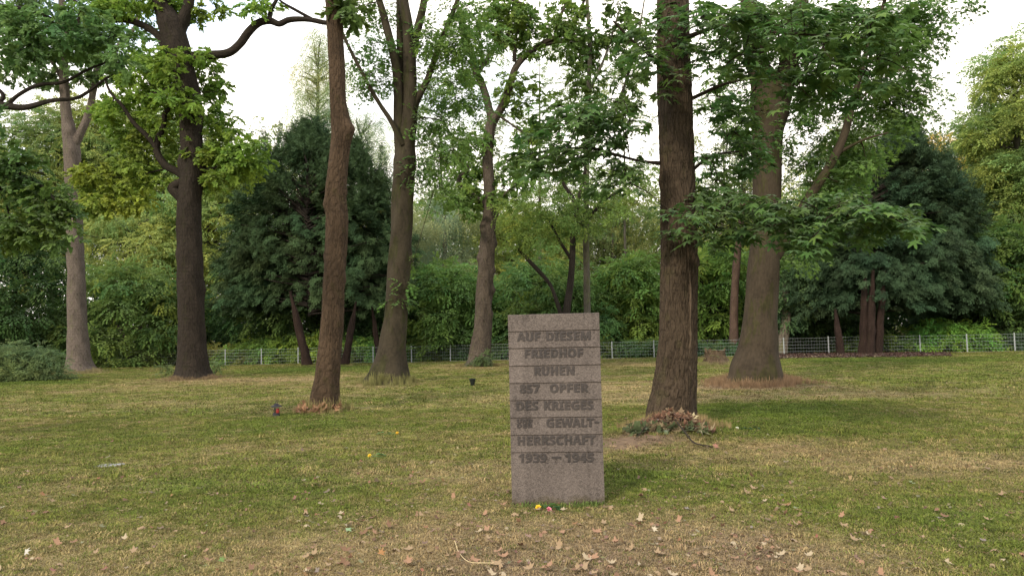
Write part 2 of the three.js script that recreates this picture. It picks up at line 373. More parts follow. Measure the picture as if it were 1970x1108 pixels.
const browns = {
  near: barkMat([0.078, 0.058, 0.039], true, 0.035), red: barkMat([0.085, 0.058, 0.036], true, 0.03), dark: barkMat([0.04, 0.032, 0.024], true, 0.04), pale: barkMat([0.17, 0.14, 0.115], true, 0.03),
  mid: barkMat([0.108, 0.087, 0.067], true, 0.04), smooth: barkMat([0.06, 0.048, 0.032], false, 0.008), smoothRed: barkMat([0.07, 0.053, 0.036], false, 0.008), yew: barkMat([0.042, 0.027, 0.021], true, 0.03), grey: barkMat([0.14, 0.125, 0.1], false, 0.01), blackish: barkMat([0.045, 0.037, 0.03], true, 0.03),
};

// leftmost pale oak
tree({ name: 'oak_tree', label: 'leftmost oak in view with a pale pinkish trunk that forks high up', base: [152, 716], barkM: browns.pale,
  trunk: [[152, 722, 44], [150, 690, 40], [147, 610, 34], [145, 520, 31], [141, 430, 30], [138, 350, 27], [137, 290, 30], [133, 262, 26], [126, 215, 19], [122, 160, 17], [121, 90, 15], [118, 20, 12], [112, -80, 8]],
  limbs: [[[140, 280, 18], [156, 250, 15], [170, 215, 13], [180, 165, 12], [190, 120, 10], [215, 100, 9], [245, 70, 8], [262, 45, 7], [270, 10, 5]], [[122, 160, 8], [100, 120, 6], [70, 80, 4]], [[121, 100, 8], [140, 60, 6], [160, 10, 4]]],
  trunkOpts: { knobs: [[19.2, 2.2, 0.35, 0.12], [23.5, 4.2, 0.3, 0.16], [14, 5.2, 0.3, 0.1]], flare: 0.4 },
  regions: [[110, 90, 110, 70, 20, { dd: 1 }], [40, 40, 70, 60, 13], [210, 50, 90, 50, 12, { dd: 1 }], [210, 130, 60, 30, 6], [60, 140, 60, 30, 6], [150, 5, 150, 30, 10]], col: [0.1, 0.165, 0.055], clumpR: 0.6, per: 22, size: 1.05 });

// dark oak with the crooked low branch
tree({ name: 'oak_tree', label: 'dark thick oak left of the left yew with a zigzag low branch', base: [369, 729], barkM: browns.dark,
  trunk: [[369, 735, 62], [369, 705, 54], [368, 650, 50], [366, 560, 48], [364, 470, 46], [363, 400, 45], [368, 330, 42], [367, 260, 42], [366, 200, 42], [352, 140, 42], [340, 90, 46], [328, 50, 48], [312, 10, 34], [298, -50, 26], [285, -130, 18]],
  limbs: [[[338, 70, 26], [350, 40, 24], [362, 5, 20], [372, -60, 15]],
    [[322, 92, 20], [296, 62, 14], [268, 46, 12], [235, 38, 11], [205, 37, 10], [182, 40, 9], [168, 24, 7], [150, 8, 6], [128, -10, 5]],
    [[372, 112, 24], [400, 106, 17], [440, 100, 16], [460, 84, 16], [478, 60, 15], [500, 42, 14], [520, 40, 13], [536, 46, 11], [556, 38, 11], [590, 37, 10], [630, 44, 9], [665, 42, 7], [700, 34, 4]],
    [[518, 40, 9], [520, 20, 8], [531, 0, 7], [540, -30, 5]], [[610, 42, 7], [570, 20, 6], [540, 2, 4], [520, -20, 3]],
    [[372, 400, 30], [340, 372, 20], [330, 362, 17], [356, 344, 16], [340, 330, 15], [318, 318, 14], [300, 290, 13], [302, 270, 12], [312, 245, 10], [318, 215, 9], [338, 205, 7]],
    [[300, 282, 10], [280, 260, 9], [255, 235, 8], [235, 205, 7], [210, 175, 5], [200, 150, 4]],
    [[385, 330, 9], [420, 322, 6], [455, 315, 4]], [[348, 160, 8], [310, 175, 5], [270, 190, 4]]],
  trunkOpts: { knobs: [[5.6, 3.6, 0.25, 0.1], [9.5, 3.4, 0.3, 0.14], [9.2, 0.2, 0.25, 0.12], [4.1, 0.4, 0.25, 0.08]], flare: 0.4, bark: 0.022, freq: 16, seg: 110 },
  regions: [[300, 135, 80, 38, 40, { dd: 1 }], [385, 150, 45, 45, 22, { dd: 1 }], [330, 115, 70, 30, 14, { dd: -0.8 }], [270, 215, 85, 50, 46, { dd: 0.8 }], [345, 200, 40, 30, 12, { dd: -1 }], [405, 255, 45, 60, 26, { dd: 0.4 }], [225, 345, 85, 34, 46, { dd: 0.5, col: [0.175, 0.235, 0.035] }], [425, 325, 60, 42, 30, { dd: 0.4, col: [0.165, 0.23, 0.035] }], [350, 12, 90, 28, 22, { dd: 1 }], [240, 5, 90, 22, 16], [215, 395, 70, 20, 18, { col: [0.18, 0.23, 0.035] }], [280, 285, 75, 36, 26, { dd: 1, col: [0.16, 0.22, 0.035] }], [490, 12, 40, 12, 5], [475, 295, 40, 25, 14]], col: [0.145, 0.225, 0.032], clumpR: 0.36, per: 12, size: 0.85 });

// slender leaning oak in front
tree({ name: 'oak_tree', label: 'reddish brown slender oak with a bent trunk beside the glass lantern', base: [620, 795], barkM: browns.red,
  trunk: [[620, 802, 56], [623, 775, 51], [629, 720, 46], [637, 640, 43], [641, 560, 42], [646, 480, 41], [648, 420, 41], [645, 375, 40], [649, 320, 38], [656, 262, 37], [655, 235, 36], [650, 190, 31], [648, 130, 31], [644, 60, 31], [641, 0, 31], [638, -70, 29], [630, -200, 26], [626, -350, 20]],
  limbs: [[[632, -120, 16], [570, -190, 10], [500, -230, 6]], [[634, -170, 16], [710, -240, 10], [780, -280, 6]]],
  trunkOpts: { seg: 150, sub: 26, bark: 0.012, freq: 32, flare: 0.28, flareLen: 0.35, wob: 0.06, knobs: [[6.35, 6.1, 0.13, 0.07], [6.25, 5.9, 0.22, 0.04], [4.72, 3.3, 0.12, 0.05], [3.6, 3.0, 0.1, 0.03], [5.0, 0.1, 0.1, 0.03], [3.1, 0.4, 0.12, 0.03]] },
  regions: [[662, 14, 24, 16, 3, { r: 0.25, per: 7 }], [560, -220, 160, 60, 12], [730, -260, 140, 60, 12]], col: [0.08, 0.13, 0.03], clumpR: 0.6, per: 22, size: 0.9 });

// several-stemmed tree beside it
tree({ name: 'hornbeam_tree', label: 'smooth barked tree splitting into several tall stems right of the slender oak', base: [746, 739], barkM: browns.smooth,
  trunk: [[745, 745, 62], [748, 715, 55], [755, 660, 47], [762, 590, 43], [768, 510, 42], [772, 430, 41], [776, 360, 42], [779, 310, 43], [782, 270, 34], [788, 220, 29], [789, 160, 26], [788, 100, 24], [784, 50, 21], [776, 0, 18], [768, -80, 14]],
  limbs: [[[772, 330, 22], [767, 280, 19], [767, 220, 19], [766, 160, 18], [757, 105, 17], [746, 60, 16], [738, 30, 14], [729, 0, 13], [712, -60, 9]],
    [[770, 190, 12, 0.3], [770, 130, 14, 0.3], [769, 70, 14, 0.3], [768, 0, 12, 0.3], [768, -70, 9, 0.3]],
    [[787, 110, 15], [797, 80, 15], [806, 45, 15], [814, 8, 14], [822, -50, 10]],
    [[790, 235, 14], [800, 198, 13], [822, 152, 12], [840, 100, 11], [858, 56, 10], [880, 0, 9], [900, -60, 6]],
    [[774, 278, 10, -0.3], [764, 258, 9, -0.4], [750, 230, 9, -0.5], [729, 198, 8, -0.6], [710, 166, 8, -0.7], [689, 126, 7, -0.8], [664, 76, 6, -0.9], [650, 40, 5, -0.9], [630, -10, 4, -1]]],
  trunkOpts: { seg: 72, sub: 20, bark: 0, flare: 0.55, flareLen: 0.6, lobes: 6, wob: 0.07, knobs: [[4.6, 0.2, 0.12, 0.05], [3.2, 5.9, 0.1, 0.03]] },
  regions: [[705, 110, 40, 35, 9], [725, 150, 30, 25, 7], [845, 110, 55, 70, 22], [870, 220, 55, 60, 22], [845, 330, 45, 65, 18], [890, 50, 60, 50, 16], [800, 250, 25, 30, 3], [770, 545, 22, 12, 3, { r: 0.2, per: 5, dd: -0.4 }], [762, 572, 18, 10, 3, { r: 0.2, per: 5, dd: -0.4 }], [795, 495, 10, 12, 2, { r: 0.2, per: 5 }], [720, 10, 60, 25, 8]], col: [0.085, 0.15, 0.03], leaf: 'maple', clumpR: 0.55, per: 16, size: 0.8 });

// crooked oak in the middle, ivy at its foot
tree({ name: 'oak_tree', label: 'knobbly oak left of the stone with twisting upper limbs and ivy at its foot', base: [920, 705], barkM: browns.mid,
  trunk: [[919, 712, 44], [922, 685, 38], [927, 645, 36], [931, 585, 31], [933, 540, 31], [936, 490, 30], [940, 445, 28], [942, 405, 26], [940, 355, 22], [939, 300, 21], [941, 258, 22], [948, 232, 20], [962, 212, 16], [978, 175, 15], [990, 135, 14], [1006, 112, 13], [1040, 86, 12], [1075, 68, 10], [1102, 45, 9], [1118, 18, 7], [1130, -30, 5]],
  limbs: [[[948, 235, 15], [940, 205, 14], [926, 160, 14], [914, 134, 13], [905, 100, 11], [890, 60, 9], [880, 10, 7], [872, -40, 5]],
    [[990, 118, 8], [990, 98, 7], [995, 60, 7], [1018, 38, 7], [1022, 28, 7], [1010, 10, 6], [992, 2, 5], [970, -4, 4]],
    [[920, 140, 8], [950, 95, 8], [978, 66, 8], [984, 34, 7], [992, 0, 6], [1000, -40, 4]],
    [[1068, 72, 8], [1078, 32, 6], [1092, 0, 5], [1100, -40, 4]], [[1045, 86, 7], [1079, 81, 6], [1109, 81, 5], [1136, 91, 4]],
    [[938, 400, 14], [912, 378, 10], [895, 362, 9], [881, 346, 9], [900, 326, 8], [888, 310, 7], [870, 293, 5]], [[945, 415, 12], [960, 385, 5], [985, 360, 4]], [[960, 222, 6], [985, 240, 4], [1020, 265, 3]]],
  trunkOpts: { seg: 56, sub: 16, bark: 0.025, freq: 7, flare: 0.5, flareLen: 0.5, wob: 0.1, knobs: [[4.2, 0.2, 0.2, 0.14], [5.2, 0.1, 0.2, 0.12], [6.6, 0.3, 0.25, 0.14], [7.4, 3.0, 0.25, 0.12], [3.0, 0.1, 0.2, 0.1], [5.8, 3.2, 0.2, 0.1], [8.1, 0.2, 0.25, 0.15]] },
  regions: [[950, 30, 80, 40, 18], [1050, 30, 90, 40, 22], [1010, 75, 60, 30, 9], [895, 120, 40, 50, 12], [905, 300, 45, 50, 16], [925, 375, 65, 35, 18], [1000, 250, 40, 50, 7], [1100, 100, 50, 30, 7], [985, 340, 40, 30, 8], [1020, 170, 50, 40, 6]], col: [0.12, 0.19, 0.036], clumpR: 0.5, per: 17, size: 0.88 });

// small many-stemmed thorn behind the stone
tree({ name: 'hawthorn_tree', label: 'small dark many-stemmed tree rising directly behind the memorial stone', base: [1087, 706], barkM: browns.blackish,
  trunk: [[1087, 712, 19], [1086, 660, 17], [1090, 600, 15], [1097, 550, 13], [1101, 500, 12], [1103, 455, 11], [1108, 415, 9], [1104, 385, 8], [1085, 355, 7], [1075, 330, 5]],
  limbs: [[[1084, 620, 10], [1073, 585, 8], [1058, 548, 7], [1035, 520, 8], [1016, 500, 7], [998, 480, 5]], [[1104, 450, 9], [1125, 425, 8], [1142, 410, 7], [1158, 385, 7], [1178, 333, 5], [1185, 300, 4]], [[1155, 390, 5], [1180, 374, 5], [1215, 350, 3]], [[1108, 415, 8], [1116, 370, 6], [1130, 310, 5], [1135, 260, 3]], [[1100, 500, 7], [1075, 460, 6], [1055, 420, 4]]],
  trunkOpts: { seg: 20, sub: 8, bark: 0.01, flare: 0.2 },
  regions: [[1045, 420, 85, 45, 15], [1155, 400, 85, 45, 15], [1005, 440, 50, 45, 10], [1100, 340, 75, 30, 8], [1190, 340, 50, 40, 8]], col: [0.12, 0.185, 0.04], leaf: 'small', clumpR: 0.6, per: 17, size: 1 });

// slender tree whose top stands against the sky
tree({ name: 'slender_tree', label: 'thin straight tree standing against the sky above the memorial stone', base: [1128, 702], barkM: browns.grey,
  trunk: [[1130, 706, 14], [1130, 600, 13], [1128, 480, 12], [1128, 350, 11], [1130, 250, 10], [1133, 160, 9], [1135, 80, 8], [1130, 10, 7], [1128, -80, 5]],
  limbs: [[[1131, 180, 6], [1160, 120, 5], [1180, 60, 4], [1195, 10, 3]], [[1134, 120, 5], [1115, 80, 4], [1095, 50, 3]], [[1185, 210, 5], [1210, 140, 5], [1230, 60, 4], [1240, 0, 3]], [[1130, 300, 7], [1160, 250, 6], [1185, 210, 5]]],
  trunkOpts: { seg: 18, sub: 6, bark: 0, flare: 0.2 },
  regions: [[1150, 50, 80, 55, 18], [1130, 140, 50, 40, 10], [1215, 110, 35, 80, 14], [1200, 210, 40, 40, 8], [1110, 230, 40, 40, 5]], col: [0.085, 0.14, 0.03], clumpR: 0.6, per: 18, size: 0.9 });

// big red oak near the stone, with its large leaves
const nearOak = tree({ name: 'red_oak_tree', label: 'large near oak right of the memorial stone with leaf litter piled at its foot', base: [1291, 822], barkM: browns.near,
  trunk: [[1288, 832, 100], [1292, 800, 92], [1298, 750, 83], [1302, 700, 77], [1305, 640, 73], [1306, 560, 71], [1307, 480, 69], [1305, 400, 67], [1302, 300, 67], [1299, 200, 66], [1296, 100, 64], [1295, 0, 61], [1293, -120, 57], [1292, -300, 50], [1290, -500, 40]],
  limbs: [[[1275, 314, 9], [1235, 310, 6, -0.2], [1190, 299, 6, -0.4], [1150, 287, 5, -0.6], [1100, 285, 4, -0.8], [1050, 292, 3, -1]],
    [[1335, 458, 9, -0.2], [1370, 440, 6, -0.6], [1430, 446, 6, -1.1], [1500, 432, 5, -1.6], [1590, 430, 4, -2.1], [1680, 432, 3, -2.5]],
    [[1325, 70, 9, -0.2], [1390, 50, 7, -0.8], [1480, 60, 6, -1.4], [1600, 70, 4, -2]], [[1330, 190, 8, -0.1], [1400, 160, 6, -0.4], [1480, 150, 5, -0.8], [1580, 165, 4, -1]], [[1268, 120, 7, -0.1], [1230, 90, 5, -0.3], [1180, 40, 4, -0.5]],
    [[1290, 200, 5, -0.3], [1270, 130, 4, -0.6], [1240, 90, 3, -0.7]], [[1330, 330, 7, 0.2], [1370, 300, 5, 0.5], [1430, 290, 4, 0.8]]],
  trunkOpts: { seg: 260, sub: 30, bark: 0.018, freq: 26, flare: 0.2, flareLen: 0.35, lobes: 5, wob: 0.03, knobs: [[3.05, 6.1, 0.1, 0.03], [4.4, 3.2, 0.1, 0.02], [3.5, 0.05, 0.1, 0.03]] },
  regions: [], single: true });
{
  const o = nearOak, C = [0.07, 0.135, 0.03], leaves = [], tw = [];
  // flat layered fans of leaves, as they hang on the twigs
  const fans = [[1090, 245, 90, 50, 30, -0.6], [1180, 230, 80, 45, 26, -0.4], [1040, 290, 60, 40, 14, -0.9], [1130, 300, 90, 30, 20, -0.6], [1010, 310, 30, 20, 4, -1], [1215, 330, 40, 30, 6, -0.3], [1150, 350, 40, 20, 3, -0.5],
    [1290, 70, 60, 60, 14, -0.7], [1240, 110, 50, 60, 14, -0.3], [1330, 30, 60, 40, 12, -0.6], [1280, 150, 30, 30, 3, -0.6],
    [1450, 45, 110, 50, 36, -1.2], [1580, 70, 120, 60, 36, -1.5], [1660, 30, 90, 35, 20, -1.6], [1500, 150, 110, 50, 24, -0.9], [1620, 165, 90, 45, 17, -1], [1400, 120, 60, 50, 20, -0.5], [1390, 210, 60, 40, 14, 0.1], [1720, 110, 60, 45, 14, -1.2],
    [1400, 300, 65, 35, 20, 0.6], [1370, 370, 50, 30, 14, 0.1], [1440, 250, 50, 30, 10, 0.7], [1300, 405, 40, 25, 6, -0.7],
    [1430, 410, 100, 36, 40, -1.3], [1550, 405, 110, 34, 44, -1.9], [1660, 415, 90, 26, 26, -2.4], [1740, 430, 60, 16, 9, -2.6], [1560, 450, 100, 25, 20, -1.9], [1390, 460, 50, 20, 6, -0.8], [1310, 440, 40, 16, 4, -0.8]];
  for (const [cx, cy, rx, ry, n, dd] of fans) for (let i = 0; i < n; i++) {
    let u, v; do { u = rr(-1, 1); v = rr(-1, 1); } while (u * u + v * v > 1);
    const c = at(cx + u * rx, cy + v * ry, o.D + dd + rr(-0.9, 0.9)), m = 7 + Math.floor(rnd() * 5), tone = rr(0.75, 1.25), warm = rr(-0.1, 0.15);
    const out = V(c.x - o.base.x, rr(-0.25, 0.1), c.z - o.base.z).normalize();
    const cl = c.clone().sub(o.base); let best = null, bd = 1e9;
    for (const s of o.samples) { const q = s.p.distanceTo(cl); if (q < bd) { bd = q; best = s; } }
    if (bd < 2.5) { tw.push(tube(best.p, cl, 0.009 + bd * 0.003, 0.004, 0.1, 4, 4)); o.samples.push({ p: best.p.clone().lerp(cl, 0.7), r: 0.006 }); }
    for (let k = 0; k < m; k++) {
      const a = rr(-1.9, 1.9), dir = out.clone().applyAxisAngle(UP, a); dir.y = rr(-0.8, 0.05);
      const s = rr(0.72, 1.15), kk = tone * rr(0.85, 1.15);
      leaves.push({ p: c.clone().addScaledVector(dir, rr(0.02, 0.17)).add(V(0, rr(-0.07, 0.07), 0)), q: facing(dir, 0.35), s, c: [C[0] * kk * (1 + 2 * warm), C[1] * kk * (1 + 0.5 * warm), C[2] * kk] });
    }
  }
  const shapes = [0, 1, 2, 3].map((k) => lobedLeaf(0.215, 'maple', 0.2 + 0.14 * k, 32, k * 1.3));
  // the 300 that show largest are leaves of their own; the rest are one mass
  const scored = leaves.map((l) => { const [x, y, d] = pix(l.p); return { l, k: x > 5 && x < 1965 && y > 5 && y < 1100 ? l.s / d : 0 }; }).sort((a, b) => b.k - a.k);
  const tints = [[0.068, 0.135, 0.03], [0.08, 0.15, 0.03], [0.056, 0.112, 0.032], [0.1, 0.165, 0.032]].map((c) => leafMat({ color: new THREE.Color().setRGB(...c), transmission: 0.3 }));
  scored.slice(0, 300).forEach(({ l }, i) => { const m = part('leaf', shapes[i % 4], tints[Math.floor(rnd() * 4)], o.root); m.position.copy(l.p).sub(o.base); m.quaternion.copy(l.q); m.scale.setScalar(l.s); });
  instances('crown', shapes, leafM, scored.slice(300).map((x) => x.l), o.root, o.base);
  part('twig', mergeGeometries(tw), browns.near, o.root).userData.kind = 'stuff';
  // pale healed seam running up the front of the trunk
  const seam = [[1322, 752, 5], [1325, 715, 7], [1324, 690, 6], [1328, 650, 7], [1327, 620, 6], [1329, 570, 5], [1327, 520, 3]].map(([x, y, w]) => ({ p: at(x, y, o.D - 0.262).sub(o.base), r: w / 2 / F * 12.2 }));
  part('bark_seam', limb(seam, { seg: 10, sub: 10, wob: 0.5, bark: 0.006, freq: 40 }), barkMat([0.2, 0.15, 0.105], true, 0.02), o.root);
}

// thick smooth tree on the right, in a ring of dry weeds
tree({ name: 'maple_tree', label: 'thick smooth trunked maple in a ring of brown dry weeds on the right', base: [1453, 741], barkM: browns.smoothRed,
  trunk: [[1452, 746, 96], [1454, 715, 84], [1459, 665, 68], [1464, 600, 60], [1469, 530, 58], [1474, 460, 56], [1476, 390, 52], [1477, 320, 52], [1478, 260, 56], [1482, 210, 74], [1480, 175, 70], [1460, 130, 44], [1446, 60, 36], [1440, -20, 30], [1436, -150, 20]],
  limbs: [[[1490, 220, 50], [1506, 170, 42], [1520, 110, 36], [1534, 50, 32], [1545, -20, 26], [1552, -120, 18]],
    [[1482, 500, 30], [1510, 462, 20, -0.3], [1545, 400, 19, -0.5], [1578, 350, 18, -0.6], [1605, 305, 16, -0.7], [1625, 260, 14, -0.8], [1642, 195, 12, -0.9], [1665, 110, 10, -1], [1690, 40, 8, -1], [1710, -20, 6, -1]],
    [[1640, 205, 7, -0.9], [1690, 160, 5, -1], [1740, 130, 4, -1.1]], [[1612, 295, 7, -0.7], [1660, 270, 5, -1], [1710, 255, 3, -1.1]]],
  trunkOpts: { seg: 96, sub: 20, bark: 0, flare: 0.32, flareLen: 0.9, lobes: 6, wob: 0.04, knobs: [[4.2, 1.5, 0.12, 0.04], [5.4, 1.2, 0.1, -0.03]] },
  regions: [[1560, 60, 130, 60, 34], [1670, 50, 90, 50, 24], [1600, 165, 110, 45, 24], [1690, 190, 60, 35, 12], [1560, 260, 80, 40, 16], [1650, 275, 50, 30, 9], [1740, 130, 30, 40, 8], [1400, 180, 40, 60, 10], [1590, 330, 60, 30, 12], [1750, 20, 40, 25, 9], [1430, 60, 80, 40, 16], [1530, 490, 20, 14, 3], [1740, 200, 30, 40, 6], [1610, 320, 70, 45, 14], [1755, 70, 55, 50, 9], [1770, 190, 45, 45, 6], [1790, 15, 70, 18, 8]], col: [0.078, 0.14, 0.028], leaf: 'maple', clumpR: 0.5, per: 12, size: 0.9 });

// an oak out of frame on the left reaches in
tree({ name: 'oak_tree', label: 'dark oak branches reaching in from the left edge of the view', base: [-260, 860], barkM: browns.blackish,
  trunk: [[-260, 880, 70], [-255, 700, 60], [-250, 500, 56], [-240, 300, 52], [-235, 200, 46], [-230, 0, 40], [-225, -250, 26]],
  limbs: [[[-240, 260, 28], [-150, 235, 22], [-60, 212, 18], [0, 203, 15], [45, 207, 12], [95, 194, 9], [150, 187, 7], [190, 160, 5], [220, 140, 3]], [[10, 205, 10], [35, 182, 8], [75, 163, 7], [120, 158, 6], [165, 135, 5], [215, 115, 3]], [[-10, 205, 10], [5, 185, 8], [-10, 165, 6]], [[-245, 330, 20], [-120, 330, 14], [-20, 320, 9], [60, 345, 6], [110, 390, 4], [135, 430, 3]], [[-230, 60, 20], [-120, 20, 14], [-20, 10, 9], [60, 20, 6], [130, 50, 4]], [[-20, 325, 6], [10, 390, 4], [20, 440, 3]]],
  trunkOpts: { seg: 40, sub: 8 },
  regions: [[120, 55, 110, 50, 34], [40, 80, 60, 50, 18], [200, 90, 60, 35, 10], [10, 330, 45, 50, 20, { col: [0.07, 0.12, 0.025] }], [65, 395, 55, 50, 28, { col: [0.07, 0.12, 0.025] }], [20, 430, 50, 40, 18, { col: [0.07, 0.12, 0.025] }], [118, 440, 22, 30, 6], [-80, 250, 80, 80, 8]], col: [0.085, 0.155, 0.045], clumpR: 0.27, per: 8, size: 0.48, twigR: 0.012 });

// ---------------------------------------------------------------- woodland beyond the fence: each tree or shrub a thing
// [name, label, px of the stem, depth, crown: [cx, top, bottom, half width], leaf, colour, options]
function woodTree(name, label, category, px, d, [cx, top, bot, hw], leaf, col, o = {}) {
  const foot = at(px, 600, d); foot.y = -0.06;
  const root = thing(name, foot, label, category, o.group);
  const C = at(cx, (top + bot) / 2, d), ry = (bot - top) / 2 / F * d, rx = hw / F * d, rz = o.rz ?? Math.min(rx, 3.5);
  const stemTop = C.clone().add(V(0, ry * 0.55, 0)).sub(foot), tr = o.tr ?? Math.max(0.07, ry * 0.045);
  const gs = [];
  const stems = o.stems ?? 1;
  for (let k = 0; k < stems; k++) {
    const sway = V(rr(-0.4, 0.4) * stems, 0, rr(-0.3, 0.3) * stems), top2 = stemTop.clone().add(V(rr(-1, 1) * rx * 0.4 * (stems - 1), 0, 0));
    gs.push(limb([{ p: V(sway.x * 0.3, -0.1, sway.z * 0.3), r: tr * 1.2 }, { p: top2.clone().multiplyScalar(0.35).add(sway), r: tr }, { p: top2.clone().multiplyScalar(0.7), r: tr * 0.7 }, { p: top2, r: tr * 0.25 }], { seg: 9, sub: 5, wob: 0.08, flare: 0.2 }));
  }
  part('trunk', stems > 1 ? mergeGeometries(gs) : gs[0], o.bark ?? browns.blackish, root);
  const list = [], tw = [], vol = rx * ry * rz, nc = o.nc ?? Math.round(clamp(10 + vol * 1.5, 14, 120));
  for (let i = 0; i < nc; i++) {
    let u; do u = V(rr(-1, 1), rr(-1, 1), rr(-1, 1)); while (u.lengthSq() > 1);
    const l = Math.pow(u.length(), 0.55); u.normalize().multiplyScalar(l);
    if (o.cone) { const f = clamp(0.5 - u.y * 0.5); u.x *= 0.25 + 0.95 * f; u.z *= 0.25 + 0.95 * f; }
    const c = C.clone().add(V(u.x * rx, u.y * ry, u.z * rz)).sub(foot);
    const r = (o.r ?? clamp(Math.cbrt(vol) * 0.36, 0.55, 1.5)) * rr(0.65, 1.25);
    if (c.y < 0.3) c.y = 0.3 + rnd() * 0.5;
    clump(list, c, r, Math.round((o.per ?? 34) * rr(0.7, 1.2)), col, { size: o.size ?? 1.25, flat: o.flat ?? 0.55, droop: o.droop ?? 0.2, vary: o.vary ?? 0.3, hue: o.hue ?? 0.14 });
    const sp = stemTop.clone().multiplyScalar(clamp((c.y - 0.8) / stemTop.y, 0.1, 1));
    if (i % 2 === 0) tw.push(tube(sp, c, tr * 0.3, 0.012, 0.1, 4, 4));
  }
  part('branch', mergeGeometries(tw), o.bark ?? browns.blackish, root).userData.kind = 'stuff';
  instances('crown', SPRAY[leaf], o.yew ? yewM : leafM, list, root);
  return root;
}
const DG = [0.05, 0.095, 0.024], MG = [0.1, 0.17, 0.036], YG = [0.22, 0.27, 0.06], PG = [0.24, 0.29, 0.11], GG = [0.2, 0.25, 0.13], GOLD = [0.3, 0.24, 0.04];
woodTree('maple_tree', 'dark leafy maple behind the fence at the far left edge', 'tree', 20, 49, [30, 440, 700, 110], 'broad', DG, { nc: 70 });
woodTree('hazel_shrub', 'layered green hazel behind the fence between the pale oak and the dark oak', 'shrub', 250, 50, [250, 520, 705, 110], 'broad', [0.11, 0.17, 0.04], { stems: 3, nc: 70 });
woodTree('lime_tree', 'sunlit yellow green tree between the two left oaks, behind the hazel', 'tree', 228, 58, [250, 400, 600, 120], 'small', [0.25, 0.3, 0.085], { bark: browns.grey, tr: 0.26, nc: 90 });
woodTree('ash_tree', 'tall tree behind the fork of the leftmost oak, with yellowing leaves', 'tree', 100, 66, [110, 185, 480, 165], 'small', [0.2, 0.25, 0.07], { nc: 190, size: 1.4 });
woodTree('beech_tree', 'light green tree showing behind the dark oak trunk', 'tree', 380, 60, [405, 290, 660, 95], 'broad', [0.24, 0.3, 0.08], { nc: 110 });
woodTree('beech_tree', 'broad mid green tree high behind the left oaks', 'tree', 240, 72, [270, 190, 480, 180], 'broad', [0.2, 0.26, 0.08], { nc: 210, size: 1.3 });
woodTree('poplar_tree', 'tall pale narrow poplar rising behind the left yew against the sky', 'tree', 605, 85, [612, 40, 420, 48], 'hang', [0.26, 0.31, 0.14], { nc: 130, r: 1.1, size: 1.5, per: 30, bark: browns.grey, flat: 0.9 });
woodTree('poplar_tree', 'pale treetop behind the slender oak, right of the narrow poplar', 'tree', 690, 88, [695, 200, 460, 60], 'hang', [0.22, 0.28, 0.12], { nc: 90, r: 1.1, size: 1.5, per: 24, bark: browns.grey });
woodTree('willow_tree', 'pale grey green weeping tree between the many-stemmed tree and the knobbly oak', 'tree', 850, 58, [858, 345, 620, 70], 'hang', GG, { nc: 80, droop: 0.7, r: 1, per: 40, bark: browns.grey });
woodTree('hornbeam_shrub', 'dense dark green hornbeam bush behind the fence left of the knobbly oak', 'shrub', 860, 50, [865, 510, 705, 95], 'broad', MG, { stems: 3, nc: 90 });
woodTree('lime_tree', 'yellow green tree behind the thorn tree, left of the memorial stone', 'tree', 1000, 62, [1000, 385, 600, 90], 'small', YG, { nc: 80 });
woodTree('dead_pine', 'bare reddish dead pine trunk standing in the green behind the knobbly oak', 'tree', 887, 62, [890, 470, 500, 12], 'small', MG, { nc: 14, per: 4, bark: barkMat([0.4, 0.26, 0.18], true), tr: 0.17, r: 0.5 });
woodTree('hazel_shrub', 'dark green bush behind the fence directly behind the stone', 'shrub', 1060, 49, [1060, 500, 705, 110], 'broad', [0.08, 0.14, 0.032], { stems: 3, nc: 80 });
woodTree('hazel_shrub', 'lighter green layered hazel between the stone and the near oak', 'shrub', 1220, 50, [1225, 490, 700, 65], 'broad', [0.125, 0.2, 0.04], { stems: 3, nc: 60 });
woodTree('birch_tree', 'pale loose birch crown in the distance between the stone and the near oak', 'tree', 1180, 75, [1180, 370, 560, 110], 'hang', PG, { nc: 60, bark: browns.grey, per: 26 });
woodTree('hazel_shrub', 'bright green hazel seen between the near oak and the thick maple', 'shrub', 1370, 50, [1375, 440, 700, 60], 'broad', [0.14, 0.22, 0.04], { stems: 3, nc: 60 });
woodTree('beech_tree', 'far yellow green tree behind the gap between the near oak and the maple', 'tree', 1390, 68, [1390, 350, 560, 100], 'small', YG, { nc: 70 });
woodTree('whitebeam_tree', 'grey green tree left of the right yew, above the maple limb', 'tree', 1640, 54, [1660, 225, 520, 75], 'small', GG, { nc: 80, bark: browns.grey });
woodTree('alder_tree', 'narrow leafy tree with a pale trunk just right of the thick maple', 'tree', 1495, 44, [1520, 400, 620, 42], 'small', [0.08, 0.13, 0.045], { nc: 36, r: 0.7, bark: barkMat([0.2, 0.165, 0.13], false), tr: 0.27 });
woodTree('pine_tree', 'reddish leaning trunk with thin foliage just left of the thick maple', 'tree', 1410, 46, [1438, 230, 420, 40], 'small', [0.1, 0.13, 0.05], { nc: 16, per: 16, r: 0.7, bark: barkMat([0.12, 0.08, 0.06], true), tr: 0.24 });
woodTree('maple_tree', 'golden yellow tree behind the right yew', 'tree', 1830, 72, [1825, 270, 480, 60], 'small', GOLD, { nc: 60 });
woodTree('birch_tree', 'tall sunlit yellow green tree at the right edge', 'tree', 1965, 50, [1960, 70, 440, 88], 'small', [0.2, 0.265, 0.07], { nc: 150, bark: browns.grey, per: 40, r: 0.85, size: 1.3 });
woodTree('ash_tree', 'light green tree below the sunlit one at the right edge', 'tree', 1930, 56, [1905, 310, 570, 80], 'small', [0.19, 0.25, 0.06], { nc: 90 });
